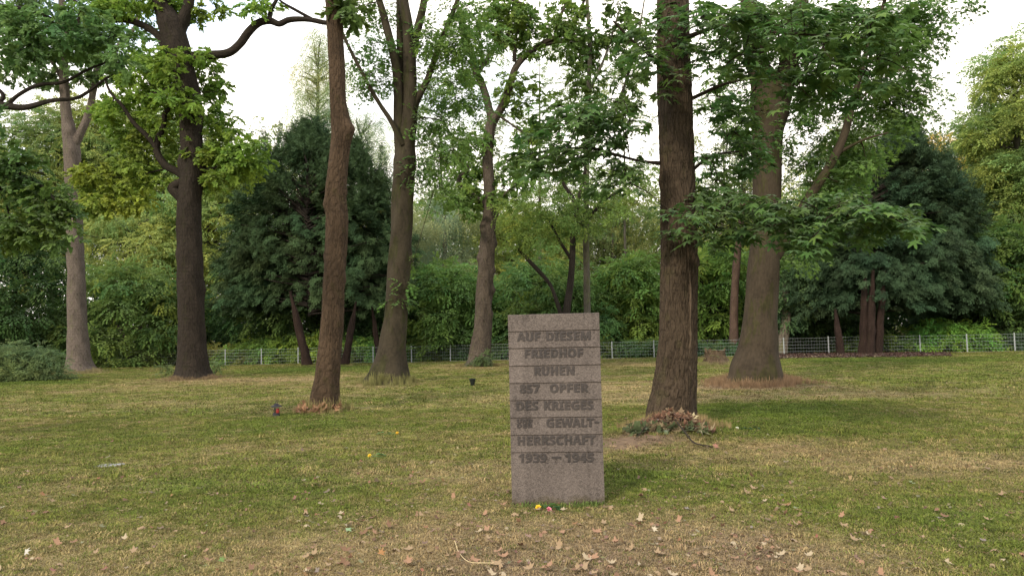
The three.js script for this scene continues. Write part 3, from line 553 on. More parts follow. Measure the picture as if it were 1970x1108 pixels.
woodTree('maple_tree', 'green maple with low branches at the right edge behind the fence', 'tree', 1960, 46, [1950, 410, 670, 90], 'broad', [0.075, 0.135, 0.03], { nc: 90 });
woodTree('holly_bush', 'dark holly in the shade behind the fence right of the thick maple', 'shrub', 1560, 48, [1560, 480, 700, 80], 'broad', DG, { nc: 70 });
woodTree('holly_bush', 'dark bush behind the fence below the right edge maple', 'shrub', 1880, 49, [1880, 540, 690, 110], 'broad', DG, { nc: 80 });
woodTree('holly_bush', 'dark bush under the left yew, behind its two trunks', 'shrub', 610, 52, [620, 480, 690, 190], 'broad', DG, { nc: 100 });

woodTree('ash_tree', 'airy light green tree behind the knobbly oak, filling the sky right of it', 'tree', 1040, 60, [1040, 10, 420, 130], 'small', [0.15, 0.21, 0.05], { nc: 60, r: 0.9, per: 22, bark: browns.grey, tr: 0.14 });
woodTree('lime_tree', 'airy light green tree behind the several-stemmed tree, left of the knobbly oak', 'tree', 850, 64, [850, 150, 460, 75], 'small', [0.15, 0.21, 0.05], { nc: 50, r: 0.9, per: 22, bark: browns.grey, tr: 0.14 });
woodTree('birch_tree', 'airy pale tree seen in the sky left of the near oak', 'tree', 1210, 66, [1200, 60, 420, 60], 'small', [0.16, 0.21, 0.06], { nc: 34, r: 0.9, per: 18, bark: browns.grey, tr: 0.12 });
woodTree('ash_tree', 'light green tree filling the gap between the near oak and the thick maple', 'tree', 1395, 64, [1395, 160, 470, 70], 'small', [0.15, 0.2, 0.055], { nc: 40, r: 0.9, per: 20, bark: browns.grey, tr: 0.13 });
// yews: dark, dense, with drooping sprays and spiky tops
function yew(label, trunks, d, dome, col, back = 0) {
  const foot = at(trunks[0][0], 600, d); foot.y = gy(foot.x, foot.z) - 0.02;
  const root = thing('yew_tree', foot, label, 'tree');
  for (const [x, x2, y2, w, e] of trunks) {
    const a = at(x, 700, d + e); a.y = -0.15; const b = at(x2, y2, d + e), c = b.clone().add(b.clone().sub(a).multiplyScalar(0.9)), r = w / 2 / F * d;
    part('trunk', limb([{ p: a.sub(foot), r: r * 1.15 }, { p: a.clone().lerp(b.clone().sub(foot), 0.5), r }, { p: b.sub(foot), r: r * 0.9 }, { p: c.sub(foot), r: r * 0.4 }], { seg: 28, sub: 10, bark: 0.05, freq: 5, flare: 0.05, wob: 0.15, phase: x % 5 }), browns.yew, root);
  }
  const list = [], tw = [];
  for (const [cx, top, bot, hw, n, dd = 0] of dome) for (let i = 0; i < n * 2.1; i++) {
    const v = Math.pow(rnd(), 0.8), y = lerp(top, bot, v), half = hw * Math.pow(Math.sin(Math.min(1, v * 1.08 + 0.08) * 1.75), 1.05);
    const a = rnd() * Math.PI * 2, l = Math.pow(rnd(), 0.4), R = half / F * d * (0.9 + 0.55 * N(Math.cos(a) * 2 + cx, y * 0.021, Math.sin(a) * 2) + 0.25 * N(Math.cos(a) * 5, y * 0.07, cx));
    const c = at(cx, y, d + dd + back).sub(foot).add(V(Math.cos(a) * R * l, 0, Math.sin(a) * Math.min(R, 3.6) * l));
    const out = V(Math.cos(a), 0, Math.sin(a)), up = v < 0.25 ? 1.2 : v < 0.5 ? 0.25 : -0.35;
    const tone = 1 + 0.5 * N(c.x * 0.8, c.y * 0.8, c.z * 0.8) + rr(-0.25, 0.25), warm = 0.1 * N(c.x * 0.5, c.y * 0.5, c.z * 0.5 + 4);
    const dir = out.clone().multiplyScalar(1.1 - Math.min(1, up)).add(V(0, up, 0)).normalize();
    const len = rr(0.45, 1.05);
    for (let k = 0; k < 14; k++) {
      const t = rnd(), p = c.clone().addScaledVector(dir, t * len).add(V(rr(-0.3, 0.3), rr(-0.18, 0.18) - (up < 0 ? t * t * 0.4 : 0), rr(-0.3, 0.3)).multiplyScalar(1.1 - t * 0.7));
      const kk = tone * rr(0.8, 1.2);
      list.push({ p, q: facing(dir.clone().add(V(rr(-0.8, 0.8), rr(-0.7, 0.4), rr(-0.8, 0.8))), 0.7), s: rr(0.5, 0.95), c: [col[0] * kk * (1 + warm * 3), col[1] * kk, col[2] * kk * (1 - warm)] });
    }
    if (i % 16 === 0) tw.push(tube(V(0, c.y * 0.8 + 0.3, 0), c, 0.06, 0.02, 0.08, 4, 4));
  }
  for (const [cx, top, , hw, n, dd = 0] of dome) for (let i = 0; i < n / 12; i++) {           // upright leaders along the top
    const u = rr(-0.75, 0.75), c = at(cx + u * hw, top + 25 + u * u * 90, d + dd + rr(-1.5, 1.5)).sub(foot), H = rr(1.2, 3);
    for (let k = 0; k < 18; k++) { const t = k / 18, kk = rr(0.8, 1.2); list.push({ p: c.clone().add(V(rr(-0.2, 0.2) * (1 - t), H * t - 0.4, rr(-0.2, 0.2) * (1 - t))), q: facing(V(rr(-0.9, 0.9), 1.1, rr(-0.9, 0.9)), 0.5), s: rr(0.6, 0.95) * (1.15 - 0.75 * t), c: col.map((q) => q * kk) }); }
  }
  part('branch', mergeGeometries(tw), browns.blackish, root).userData.kind = 'stuff';
  instances('crown', SPRAY.yew, yewM, list, root);
}
yew('broad dark yew on the left with two leaning trunks in front of the fence', [[592, 574, 630, 16, -1.2], [662, 674, 640, 14, -1.2], [730, 722, 640, 12, 1]], 46, [[595, 250, 585, 150, 820], [675, 285, 585, 110, 420], [510, 310, 590, 80, 280], [720, 345, 600, 85, 240], [470, 440, 600, 50, 110], [750, 450, 600, 40, 70]], [0.054, 0.092, 0.037], 3.5);
yew('broad dark yew on the right with a thick reddish trunk', [[1663, 1664, 600, 17, -1.4], [1676, 1678, 600, 17, -1.6], [1689, 1696, 600, 15, -1.3], [1621, 1614, 640, 15, -1.5]], 42, [[1740, 255, 580, 130, 480], [1660, 390, 590, 150, 460], [1820, 320, 590, 80, 260], [1570, 500, 600, 60, 120], [1835, 430, 590, 50, 130], [1740, 250, 420, 60, 140]], [0.042, 0.074, 0.034], 2);

// far wood that closes the view, one mass
{
  const list = [];
  for (let i = 0; i < 2300; i++) {
    const x = rr(-84, 84), z = -rr(72, 96), h = (x < -22 ? 22 : x > 34 ? 21 : 15.5) + 3.5 * N(x * 0.09, z * 0.09, 3) * 2, y = h * Math.pow(rnd(), 0.75);
    const gap = 1;
    clump(list, V(x, y * gap, z), rr(1.2, 2.2), 16, rnd() < 0.55 ? [0.25, 0.28, 0.09] : [0.15, 0.2, 0.06], { size: 2.6, flat: 0.6 });
  }
  for (const m of instances('distant_wood', SPRAY.small.slice(0, 1), leafM, list)) tag(m, 'mass of distant woodland closing the view behind the nearer trees', 'woodland', null, 'stuff');
  const list2 = [];
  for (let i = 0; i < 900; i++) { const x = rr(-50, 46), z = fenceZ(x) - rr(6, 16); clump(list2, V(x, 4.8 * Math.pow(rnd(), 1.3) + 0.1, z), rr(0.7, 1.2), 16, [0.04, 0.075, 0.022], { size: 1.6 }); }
  for (const m of instances('undergrowth', SPRAY.broad.slice(1, 2), leafM, list2)) tag(m, 'shaded undergrowth between the shrubs behind the fence', 'undergrowth', null, 'stuff');
}
// brambles and ferns behind and through the fence
function bramble(label, x0, x1, yTop, dOff, n, col, hMax) {
  const list = [];
  for (let i = 0; i < n; i++) {
    const px = rr(x0, x1), g = at(px, 600, 47); const x = g.x, z = fenceZ(x) - rr(0.55, dOff);
    const f = Math.sin(Math.PI * clamp((px - x0) / (x1 - x0), 0.04, 0.96)), h = hMax * Math.pow(f, 0.4) * rr(0.2, 1);
    clump(list, V(x, h, z), rr(0.25, 0.45), 9, col, { size: 0.85, flat: 0.7, vary: 0.4, hue: 0.2 });
  }
  const b = new THREE.Group(); b.name = numbered('bramble_thicket'); scene.add(b); tag(b, label, 'brambles');
  instances('foliage', SPRAY.broad, leafM, list, b);
}
bramble('bright green bramble thicket behind the fence under the left yew', 395, 745, 650, 3.5, 520, [0.18, 0.28, 0.05], 1.8);
bramble('bright green fern patch behind the fence right of the right yew trunk', 1690, 1840, 645, 3, 240, [0.15, 0.27, 0.04], 1.6);
bramble('yellowing bramble thicket in the fence right of the pale oak', 170, 460, 680, 2, 300, [0.17, 0.2, 0.055], 1.2);
bramble('dark ivy tangle along the fence behind the stone', 790, 1420, 680, 2, 460, [0.075, 0.13, 0.032], 0.95);
bramble('dark low plants along the fence at the right end', 1830, 1990, 680, 2, 120, [0.05, 0.085, 0.03], 0.85);
bramble('dim green plants behind the right yew trunk', 1590, 1690, 670, 3, 70, [0.09, 0.16, 0.03], 1.1);

// ---------------------------------------------------------------- fence
{
  const x0 = -36, n = 27, a0 = V(-33.5, 0, fenceZ(-33.5)), dir = V(1, 0, fenceZ(1) - fenceZ(0)).normalize();
  // posts every 2.5 m, in step with the posts seen
  const ref = (() => { const p = at(1260, 690, 44.2); return V(p.x, 0, fenceZ(p.x)); })();
  const root = thing('wire_fence', V(ref.x, 0, ref.z), 'low galvanised wire mesh fence running along the back of the lawn', 'fence');
  const metal = mat([0.3, 0.32, 0.31], 0.5), wire = mat([0.36, 0.39, 0.38], 0.5);
  const postG = mergeGeometries([new THREE.BoxGeometry(0.045, 1.1, 0.045).translate(0, 0.5, 0), new THREE.BoxGeometry(0.066, 0.015, 0.05).translate(0, 1.058, 0), ...[0.2, 0.6, 0.95].map((y) => new THREE.BoxGeometry(0.05, 0.04, 0.02).translate(0, y, 0.033))]);
  const wg = [];
  for (let r = 0; r < 6; r++) for (const s of [-0.008, 0.008]) wg.push(new THREE.CylinderGeometry(0.004, 0.004, 2.44, 5).rotateZ(Math.PI / 2).translate(1.25, 0.05 + r * 0.19, 0.03 + s));
  for (let i = 0; i < 17; i++) wg.push(new THREE.CylinderGeometry(0.0018, 0.0018, 0.98, 4).translate(0.05 + i * 0.15, 0.53, 0.03));
  const panelG = mergeGeometries(wg), turn = -Math.atan2(dir.z, dir.x);
  for (let i = -23; i <= 16; i++) {
    const p = dir.clone().multiplyScalar(i * 2.5), y = gy(ref.x + p.x, ref.z + p.z);
    for (const [nm, g, m] of [['post', postG, metal], ['mesh_panel', panelG, wire]]) { const q = part(nm, g, m, root); q.position.set(p.x, y - 0.02, p.z); q.rotation.y = turn; }
  }
}

// ---------------------------------------------------------------- memorial stone
const font = await new FontLoader().loadAsync('fonts/droid/droid_sans_bold.typeface.json');
{
  const c = ground(1074, 971), W = 0.868, H = 1.79, T = 0.16;
  c.y = gy(c.x, c.z);
  const root = thing('memorial_stone', V(c.x, c.y, c.z), 'upright granite memorial slab with carved inscription on the lawn', 'memorial stone');
  root.rotation.y = -0.085;
  const grain = texture(1024, 1024, (u, v) => {
    const s = hash2(Math.floor(u * 340), Math.floor(v * 340), 51), t = tnoise(u * 190, v * 190, 190, 190, 52), l = tnoise(u * 5, v * 5, 5, 5, 53), k = tnoise(u * 90, v * 90, 90, 90, 55);
    const st = sst(0.1, 0.9, tnoise(u * 24, v * 2, 24, 2, 57)) * sst(-0.3, 0.5, tnoise(u * 6, v * 3, 6, 3, 58)), b = 0.58 + 0.2 * t + 0.16 * (s - 0.5) + 0.1 * l + 0.1 * k + (s > 0.94 ? -0.2 : 0) - 0.11 * st;
    return [b * 1.02, b * 0.95, b * 0.9];
  });
  const gBump = texture(512, 512, (u, v) => 0.5 + 0.3 * tnoise(u * 150, v * 150, 150, 150, 61) + 0.2 * tnoise(u * 60, v * 60, 60, 60, 62));
  const stoneM = new THREE.MeshPhysicalMaterial({ specularIntensity: 0.4, color: new THREE.Color().setRGB(0.18, 0.158, 0.143), map: grain, bumpMap: gBump, bumpScale: 0.004, roughness: 0.85 });
  const footGrain = texture(1024, 1024, (u, v) => {
    const y = v > 0.8 ? v - 1 : v, s = hash2(Math.floor(u * 340), Math.floor(v * 340), 51), t = tnoise(u * 190, v * 190, 190, 190, 52), k = tnoise(u * 90, v * 90, 90, 90, 55);
    const soil = sst(0.09, 0.0, y - 0.035 * tnoise(u * 12, 3.3, 12, 8, 71) - 0.02 * tnoise(u * 40, v * 40, 40, 40, 72)), st = sst(0.1, 0.9, tnoise(u * 24, v * 2, 24, 2, 57)), b = 0.58 + 0.2 * t + 0.16 * (s - 0.5) + 0.1 * k - 0.09 * st + 0.06 * tnoise(u * 5, v * 5, 5, 5, 53);
    return [b * lerp(1.02, 0.72, soil), b * lerp(0.95, 0.66, soil), b * lerp(0.9, 0.46, soil)];
  });
  const footM = stoneM.clone(); footM.map = footGrain;
  const letterM = new THREE.MeshStandardMaterial({ color: new THREE.Color().setRGB(0.062, 0.052, 0.046), map: grain, bumpMap: gBump, bumpScale: 0.002, roughness: 0.8 });
  const block = (y0, y1, zTop, zBot, w = W) => {                    // y0 low, y1 high; front z at the top and at the bottom
    const s = new THREE.Shape(); s.moveTo(-T, y0); s.lineTo(zBot - 0.003, y0); s.lineTo(zBot, y0 + 0.003); s.lineTo(zTop, y1 - 0.003); s.lineTo(zTop - 0.003, y1); s.lineTo(-T, y1);
    const g = new THREE.ExtrudeGeometry(s, { depth: w - 0.008, bevelEnabled: true, bevelSize: 0.0001, bevelThickness: 0.004, bevelSegments: 2 }); g.translate(0, 0, -w / 2 + 0.004); g.rotateY(-Math.PI / 2);
    const p = g.attributes.position, n = g.attributes.normal, uv = g.attributes.uv;                        // uv in metres, front and sides
    for (let i = 0; i < p.count; i++) { const side = Math.abs(n.getX(i)) > 0.7; uv.setXY(i, (side ? p.getZ(i) : p.getX(i)) + 0.5, p.getY(i) + (Math.abs(n.getY(i)) > 0.7 ? p.getZ(i) : 0)); }
    return g;
  };
  const lines = [], K = H / 974;                                     // carved rows measured down from the top
  const cuts = [87, 174, 265, 354, 442, 530, 619, 707, 762];
  part('cap', block(H - cuts[0] * K, H, 0, 0), stoneM, root);
  for (let i = 0; i < 8; i++) part('band', block(H - cuts[i + 1] * K, H - cuts[i] * K, -0.011, i === 7 ? -0.004 : 0), stoneM, root);
  part('base', block(-0.15, H - cuts[8] * K, 0, 0), footM, root);
  const word = (text, x0, x1, row, h = 48, dy = 5) => {
    const g = new TextGeometry(text, { font, size: 0.1, depth: 0.02, curveSegments: 5, bevelEnabled: true, bevelThickness: 0.003, bevelSize: 0.004, bevelSegments: 2 });
    g.computeBoundingBox(); const b = g.boundingBox, S = W / 474, sx = (x1 - x0) * S / (b.max.x - b.min.x), sy = h * K / (b.max.y - b.min.y);
    g.translate(-b.min.x, -b.max.y, -0.02).scale(sx, sy, 1).translate(-W / 2 + x0 * S, H - (cuts[row] + dy) * K, -0.003);
    const p = g.attributes.position, uv = g.attributes.uv; for (let i = 0; i < p.count; i++) uv.setXY(i, p.getX(i) + 0.5, p.getY(i));
    return g;
  };
  const inscr = (gs) => part('inscription', gs.length > 1 ? mergeGeometries(gs) : gs[0], letterM, root);
  inscr([word('AUF', 44, 168, 0), word('DIESEM', 198, 427, 0)]);
  inscr([word('FRIEDHOF', 84, 386, 1)]);
  inscr([word('RUHEN', 131, 339, 2)]);
  inscr([word('857', 52, 157, 3), word('OPFER', 210, 409, 3)]);
  inscr([word('DES', 34, 147, 4), word('KRIEGES', 177, 431, 4)]);
  inscr([word('UND', 35, 117, 5, 22, 6), word('DER', 35, 117, 5, 22, 31), word('GEWALT', 187, 430, 5)]);
  inscr([word('HERRSCHAFT', 36, 436, 6)]);
  inscr([word('1939', 39, 184, 7), word('1945', 277, 427, 7)]);
  const bar = (x0, x1, row, dy, h) => new THREE.BoxGeometry((x1 - x0) * W / 474, h * K, 0.022).translate(-W / 2 + (x0 + x1) / 2 * W / 474, H - (cuts[row] + dy) * K, -0.012);
  part('hyphen', bar(434, 458, 5, 29, 9), letterM, root);
  part('dash', bar(209, 259, 7, 28, 11), letterM, root);
}

// ---------------------------------------------------------------- grass
const tuft = (n, R, H, lay) => {
  const v = [], idx = [];
  for (let i = 0; i < n; i++) {
    const a = rnd() * 6.283, r = R * Math.sqrt(rnd()), x = Math.cos(a) * r, z = Math.sin(a) * r, b = rnd() * 6.283, h = H * rr(0.5, 1.1), w = rr(0.0022, 0.004), l = h * lay * rr(0.4, 1.3);
    const dx = Math.cos(b), dz = Math.sin(b), k = v.length / 3;
    v.push(x - dz * w, -0.01, z + dx * w, x + dz * w, -0.01, z - dx * w, x + dx * l * 0.4 - dz * w * 0.8, h * 0.6, z + dz * l * 0.4 + dx * w * 0.8, x + dx * l * 0.4 + dz * w * 0.8, h * 0.6, z + dz * l * 0.4 - dx * w * 0.8, x + dx * l, h * (1 - 0.2 * lay), z + dz * l);
    idx.push(k, k + 1, k + 2, k + 1, k + 3, k + 2, k + 2, k + 3, k + 4);
  }
  return fromTris(v, idx);
};
const grassM = new THREE.MeshPhysicalMaterial({ color: 0xffffff, roughness: 1, transmission: 0.25, thickness: 0, side: THREE.DoubleSide, specularIntensity: 0.2 });
{
  const green = [0, 1, 2].map(() => tuft(24, 0.075, 0.036, 1.0)), straw = [0, 1].map(() => tuft(20, 0.09, 0.024, 2.6));
  const A = [], B = [];
  const sow = (d0, d1, dens, size) => {
    const n = Math.round(0.72 * (d1 * d1 - d0 * d0) * dens);
    for (let i = 0; i < n; i++) {
      const d = Math.sqrt(rr(d0 * d0, d1 * d1)), x = rr(-0.74, 0.74) * d, z = -d;
      if (z < fenceZ(x) - 0.3 ) continue;
      const dr = dryness(x, z), e = earthiness(x, z);
      if (rnd() < e * (d > 7 ? 0.85 : 0.25)) continue;
      const c = lawnColour(x, z), k = rr(0.55, 1.5), dryOne = rnd() < 0.2 + 0.6 * dr, mix = rr(0, 0.95);
      const t = dryOne ? STRAW : GREEN, s = size * rr(0.7, 1.3) * (dryOne ? 1 : 1.15 - 0.4 * dr);
      (dryOne && rnd() < 0.75 ? B : A).push({ p: V(x, gy(x, z), z), q: new THREE.Quaternion().setFromAxisAngle(UP, rnd() * 6.283), s: V(s, s * (0.65 + 0.5 * N(x * 1.5, z * 1.5, 3) + 0.2) / Math.sqrt(size), s), c: [0, 1, 2].map((j) => lerp(c[j], t[j], mix) * k) });
    }
  };
  sow(3.6, 8, 620, 1); sow(8, 16, 210, 1.5); sow(16, 50, 34, 2.6);
  for (const m of instances('grass', green, grassM, A)) tag(m, 'short green and olive grass of the lawn', 'grass', null, 'stuff');
  for (const m of instances('dry_grass', straw, grassM, B)) tag(m, 'flattened straw coloured dead grass in the lawn', 'dry grass', null, 'stuff');
}
// taller grass and weeds round the feet of trees
function weeds(label, px, py, r0, r1, n, h, col, name = 'tall_grass', squash = 1) {
  const c = ground(px, py), list = [];
  for (let i = 0; i < n; i++) {
    const a = rnd() * 6.283, r = lerp(r0, r1, Math.pow(rnd(), 1.7) * (1 + 0.35 * Math.sin(a * 3 + px) + 0.25 * Math.sin(a * 7 + py))), x = c.x + Math.cos(a) * r, z = c.z + Math.sin(a) * r * squash, k = rr(0.6, 1.4), s = rr(0.4, 1.25) * (1 - 0.55 * (r - r0) / (r1 - r0));
    list.push({ p: V(x, gy(x, z), z), q: new THREE.Quaternion().setFromAxisAngle(UP, rnd() * 6.283), s: V(1.3 * s, s * h / 0.05, 1.3 * s), c: col.map((q) => q * k) });
  }
  for (const m of instances(name, TUFTS, grassM, list)) tag(m, label, 'grass', null, 'stuff');
}
const TUFTS = [tuft(16, 0.06, 0.05, 0.6)];
weeds('fringe of reddish dry weeds round the thick maple', 1453, 741, 0.6, 1.7, 1400, 0.3, [0.23, 0.15, 0.085], 'dry_weeds');
weeds('tall grass round the foot of the several-stemmed tree', 746, 740, 0.45, 1.1, 500, 0.4, [0.2, 0.19, 0.07]);
weeds('tall pale grass at the foot of the slender oak', 620, 795, 0.3, 0.7, 190, 0.3, [0.26, 0.22, 0.09]);
weeds('dry grass at the foot of the near oak', 1300, 825, 0.36, 0.95, 420, 0.24, [0.27, 0.2, 0.095]);
weeds('dry weeds at the foot of the dark oak', 369, 730, 0.7, 1.5, 300, 0.2, [0.19, 0.135, 0.075], 'dry_weeds');
weeds('pale weeds at the foot of the leftmost oak', 152, 717, 0.7, 1.8, 300, 0.26, [0.24, 0.2, 0.1], 'dry_weeds');
weeds('grass round the tree stump', 1380, 702, 0.55, 1.5, 300, 0.2, [0.21, 0.19, 0.08]);
weeds('weeds round the knobbly oak', 920, 705, 0.6, 1.6, 300, 0.2, [0.17, 0.14, 0.06], 'dry_weeds');
weeds('tall grass along the foot of the memorial stone', 1074, 972, 0.3, 0.48, 90, 0.06, [0.1, 0.14, 0.035], 'tall_grass', 0.3);

// ---------------------------------------------------------------- small plants
function leafyPlant(name, label, category, px, py, r, n, leaf, col, h, size) {
  const g = onGround(px, py), root = thing(name, g, label, category), list = [], tw = [];
  for (let i = 0; i < n; i++) { const c = V(rr(-r, r), rr(0.1, 1) * h, rr(-r, r) * 0.6); clump(list, c, r * 0.35, 7, col, { size, flat: 0.8, vary: 0.3 }); tw.push(tube(V(c.x * 0.3, 0, c.z * 0.3), c, 0.012, 0.004, 0.1, 4, 3)); }
  part('stem', mergeGeometries(tw), browns.grey, root).userData.kind = 'stuff';
  instances('foliage', SPRAY[leaf], leafM, list, root);
}
{
  // rounded shrub at the left edge, in front of the fence
  const g = onGround(10, 735), root = thing('spirea_bush', g, 'rounded grey green bush at the left edge in front of the fence', 'bush'), list = [], tw = [], D = depthOf(g);
  for (let i = 0; i < 210; i++) { let u; do u = V(rr(-1, 1), rr(0, 1), rr(-1, 1)); while (u.lengthSq() > 1); u.normalize().multiplyScalar(rr(0.55, 1)); const c = V(u.x * 2.6 - 0.1, u.y * 1.55 + 0.1, u.z * 1.3 - 0.6); clump(list, c, 0.4, 12, [0.12, 0.165, 0.06], { size: 0.6, flat: 0.8, vary: 0.3 }); if (i % 3 === 0) tw.push(tube(V(c.x * 0.3, 0, -0.6), c, 0.02, 0.006, 0.1, 4, 4)); }
  part('stem', mergeGeometries(tw), browns.grey, root).userData.kind = 'stuff';
  instances('foliage', SPRAY.small, leafM, list, root);
}
leafyPlant('ivy_plant', 'low ivy clump at the foot of the knobbly oak', 'ivy', 925, 707, 0.5, 14, 'broad', [0.07, 0.11, 0.04], 0.55, 0.5);
leafyPlant('sapling', 'small leafy sapling at the right of the dark oak foot', 'sapling', 408, 722, 0.3, 6, 'broad', [0.1, 0.15, 0.05], 0.6, 0.5);
leafyPlant('sapling', 'small leafy sapling at the left of the dark oak foot', 'sapling', 318, 727, 0.3, 6, 'broad', [0.1, 0.14, 0.05], 0.5, 0.45);

// ---------------------------------------------------------------- stump
{
  const g = onGround(1377, 701), root = thing('tree_stump', g, 'rotten tree stump between the near oak and the thick maple', 'stump');
  const b = limb([{ p: V(0, -0.2, 0), r: 0.6 }, { p: V(0, 0.2, 0), r: 0.52 }, { p: V(0, 0.42, 0), r: 0.47 }, { p: V(0.01, 0.6, 0), r: 0.45 }], { seg: 72, sub: 10, bark: 0.09, freq: 6, flare: 0.25, flareLen: 0.25, wob: 0.12 });
  part('bark', b, barkMat([0.13, 0.095, 0.06], true, 0.06), root);
  const top = new THREE.CircleGeometry(0.44, 40, 0, 6.2832); top.rotateX(-Math.PI / 2); const p = top.attributes.position; for (let i = 0; i < p.count; i++) p.setY(i, 0.585 + 0.06 * N(p.getX(i) * 5, p.getZ(i) * 5, 3)); top.computeVertexNormals();
  part('cut_face', top, barkMat([0.22, 0.16, 0.11], false, 0.01), root);
  for (let i = 0; i < 9; i++) { const a = rr(0, 6.28), s = tube(V(Math.cos(a) * 0.4, 0.5, Math.sin(a) * 0.4), V(Math.cos(a) * 0.46, rr(0.62, 0.74), Math.sin(a) * 0.46), 0.05, 0.015, 0.1, 6, 4); part('splinter', s, barkMat([0.2, 0.145, 0.095], true, 0.02), root); }
  const list = []; clump(list, V(-0.35, 0.3, 0.35), 0.28, 16, [0.13, 0.13, 0.05], { size: 0.4 }); clump(list, V(-0.2, 0.7, 0), 0.2, 6, [0.15, 0.2, 0.08], { size: 0.35 });
  instances('foliage', SPRAY.broad.slice(0, 1), leafM, list, root);
}

// ---------------------------------------------------------------- lantern, cup, slab, flowers
{
  const g = onGround(531, 803), k = depthOf(g) / F, root = thing('grave_lantern', g, 'small glass grave lantern with dark roof and red candle on the lawn', 'lantern');
  const dark = mat([0.03, 0.028, 0.03], 0.5), lathe = (pts, n = 24) => new THREE.LatheGeometry(pts.map(([x, y]) => new THREE.Vector2(x, y)), n), metal = mat([0.022, 0.019, 0.022], 0.6);
  part('base', lathe([[0, 0], [0.068, 0], [0.072, 0.01], [0.066, 0.075], [0.06, 0.08], [0, 0.08]]), dark, root);
  part('pane', lathe([[0.07, 0.05], [0.078, 0.08], [0.078, 0.2], [0.06, 0.215]]), new THREE.MeshPhysicalMaterial({ color: 0xf4f4f4, roughness: 0.05, transmission: 1, thickness: 0, ior: 1.45, specularIntensity: 0.35, side: THREE.DoubleSide }), root);
  part('roof', lathe([[0.112, 0.205], [0.118, 0.212], [0.1, 0.226], [0.07, 0.238], [0.05, 0.244], [0.046, 0.262], [0.02, 0.275], [0, 0.277]]), metal, root);
  const ring = new THREE.TorusGeometry(0.025, 0.005, 8, 20).translate(0, 0.29, 0); part('handle', ring, metal, root);
  const candle = part('candle', lathe([[0, 0.075], [0.03, 0.075], [0.033, 0.085], [0.033, 0.165], [0.026, 0.175], [0, 0.172]]), mat([0.33, 0.035, 0.028], 0.4), root); candle.position.x = 0.026;
  const wick = part('wick', lathe([[0, 0.08], [0.012, 0.08], [0.012, 0.13], [0.018, 0.15], [0.012, 0.19], [0, 0.19]], 10), dark, root); wick.position.x = -0.03;
}
{
  const g = onGround(909, 742), root = thing('grave_vase', g, 'small black flower vase stuck in the lawn left of the stone', 'vase');
  part('body', new THREE.LatheGeometry([[0.005, -0.05], [0.06, 0], [0.075, 0.1], [0.1, 0.2], [0.112, 0.215], [0.108, 0.225], [0.09, 0.2], [0.06, 0.05], [0, 0.04]].map(([x, y]) => new THREE.Vector2(x, y)), 24), mat([0.012, 0.015, 0.012], 0.5), root);
}
{
  const g = onGround(208, 895), s = new THREE.Shape(); s.moveTo(-0.24, -0.16); s.lineTo(0.22, -0.17); s.lineTo(0.25, 0.12); s.lineTo(-0.2, 0.16); s.closePath();
  const geo = new THREE.ExtrudeGeometry(s, { depth: 0.06, bevelEnabled: true, bevelSize: 0.012, bevelThickness: 0.012, bevelSegments: 2 }).rotateX(-Math.PI / 2);
  const m = part('grave_plate', geo, mat([0.26, 0.25, 0.24], 0.85, { bumpMap: smoothBump, bumpScale: 0.004 })); m.name = numbered('grave_plate'); m.position.copy(g).add(V(0, -0.052, 0)); m.scale.set(0.65, 1, 0.65); m.rotation.y = 0.1;
  tag(m, 'flat grey stone plate set flush in the lawn at the left', 'stone plate');
}
const petalG = (L, W) => simpleLeaf(L, W, 0.35, 0.1);
function flower(label, px, py, col, lean, stemLen, kind = 'rose', green = [0.06, 0.13, 0.03], dirA = 0) {
  const g = onGround(px, py); const root = thing(kind === 'rose' ? 'rose' : 'flower', g.clone().add(V(0, 0.03, 0)), label, 'flower');
  const petals = [], d = V(Math.cos(lean), 0.5, Math.sin(lean)).normalize();
  for (let ring = 0; ring < 3; ring++) for (let i = 0; i < 6; i++) {
    const p = petalG(0.031 - ring * 0.004, 0.03 - ring * 0.003); const a = i / 6 * 6.283 + ring * 0.5, tilt = 0.35 + ring * 0.42;
    p.applyMatrix4(new THREE.Matrix4().makeRotationZ(tilt)).applyMatrix4(new THREE.Matrix4().makeRotationY(a)); petals.push(p);
  }
  const q = new THREE.Quaternion().setFromUnitVectors(UP, V(d.x * 0.5, 0.6, 0.62).normalize());
  for (const p of petals) { p.applyQuaternion(q); part('petal', p, leafMat({ color: new THREE.Color().setRGB(...col), transmission: 0.25 }), root); }
  const e = V(Math.cos(dirA), 0, Math.sin(dirA)).multiplyScalar(stemLen);
  part('stem', tube(V(0, 0, 0), e.clone().add(V(0, -0.02, 0)), 0.004, 0.003, 0.04, 6, 4), mat(green, 0.8), root);
  for (let i = 0; i < 4; i++) { const m = part('leaf', simpleLeaf(0.08, 0.045, 0.2, 0.2), leafMat({ color: new THREE.Color().setRGB(...green) }), root); m.position.copy(e).multiplyScalar(0.35 + 0.2 * i); m.rotation.set(rr(-0.3, 0.3), rr(0, 6), rr(-0.2, 0.3)); m.position.y += 0.01; }
}
flower('pink rose lying on the grass at the foot of the stone', 1056, 986, [0.78, 0.3, 0.36], 0.2, 0.14, 'rose', [0.03, 0.09, 0.02], -0.8);
flower('yellow flower lying beside the pink rose at the foot of the stone', 1036, 982, [0.8, 0.55, 0.04], 2, 0.12, 'rose', [0.05, 0.12, 0.02], -0.5);
flower('yellow flower lying on the lawn left of the stone, nearer one', 711, 884, [0.8, 0.58, 0.06], 2, 0.2, 'flower', [0.1, 0.2, 0.06], 0);
flower('yellow flower lying on the lawn left of the stone, farther one', 764, 839, [0.8, 0.5, 0.05], 2, 0.28, 'flower', [0.1, 0.18, 0.06], 3.14);
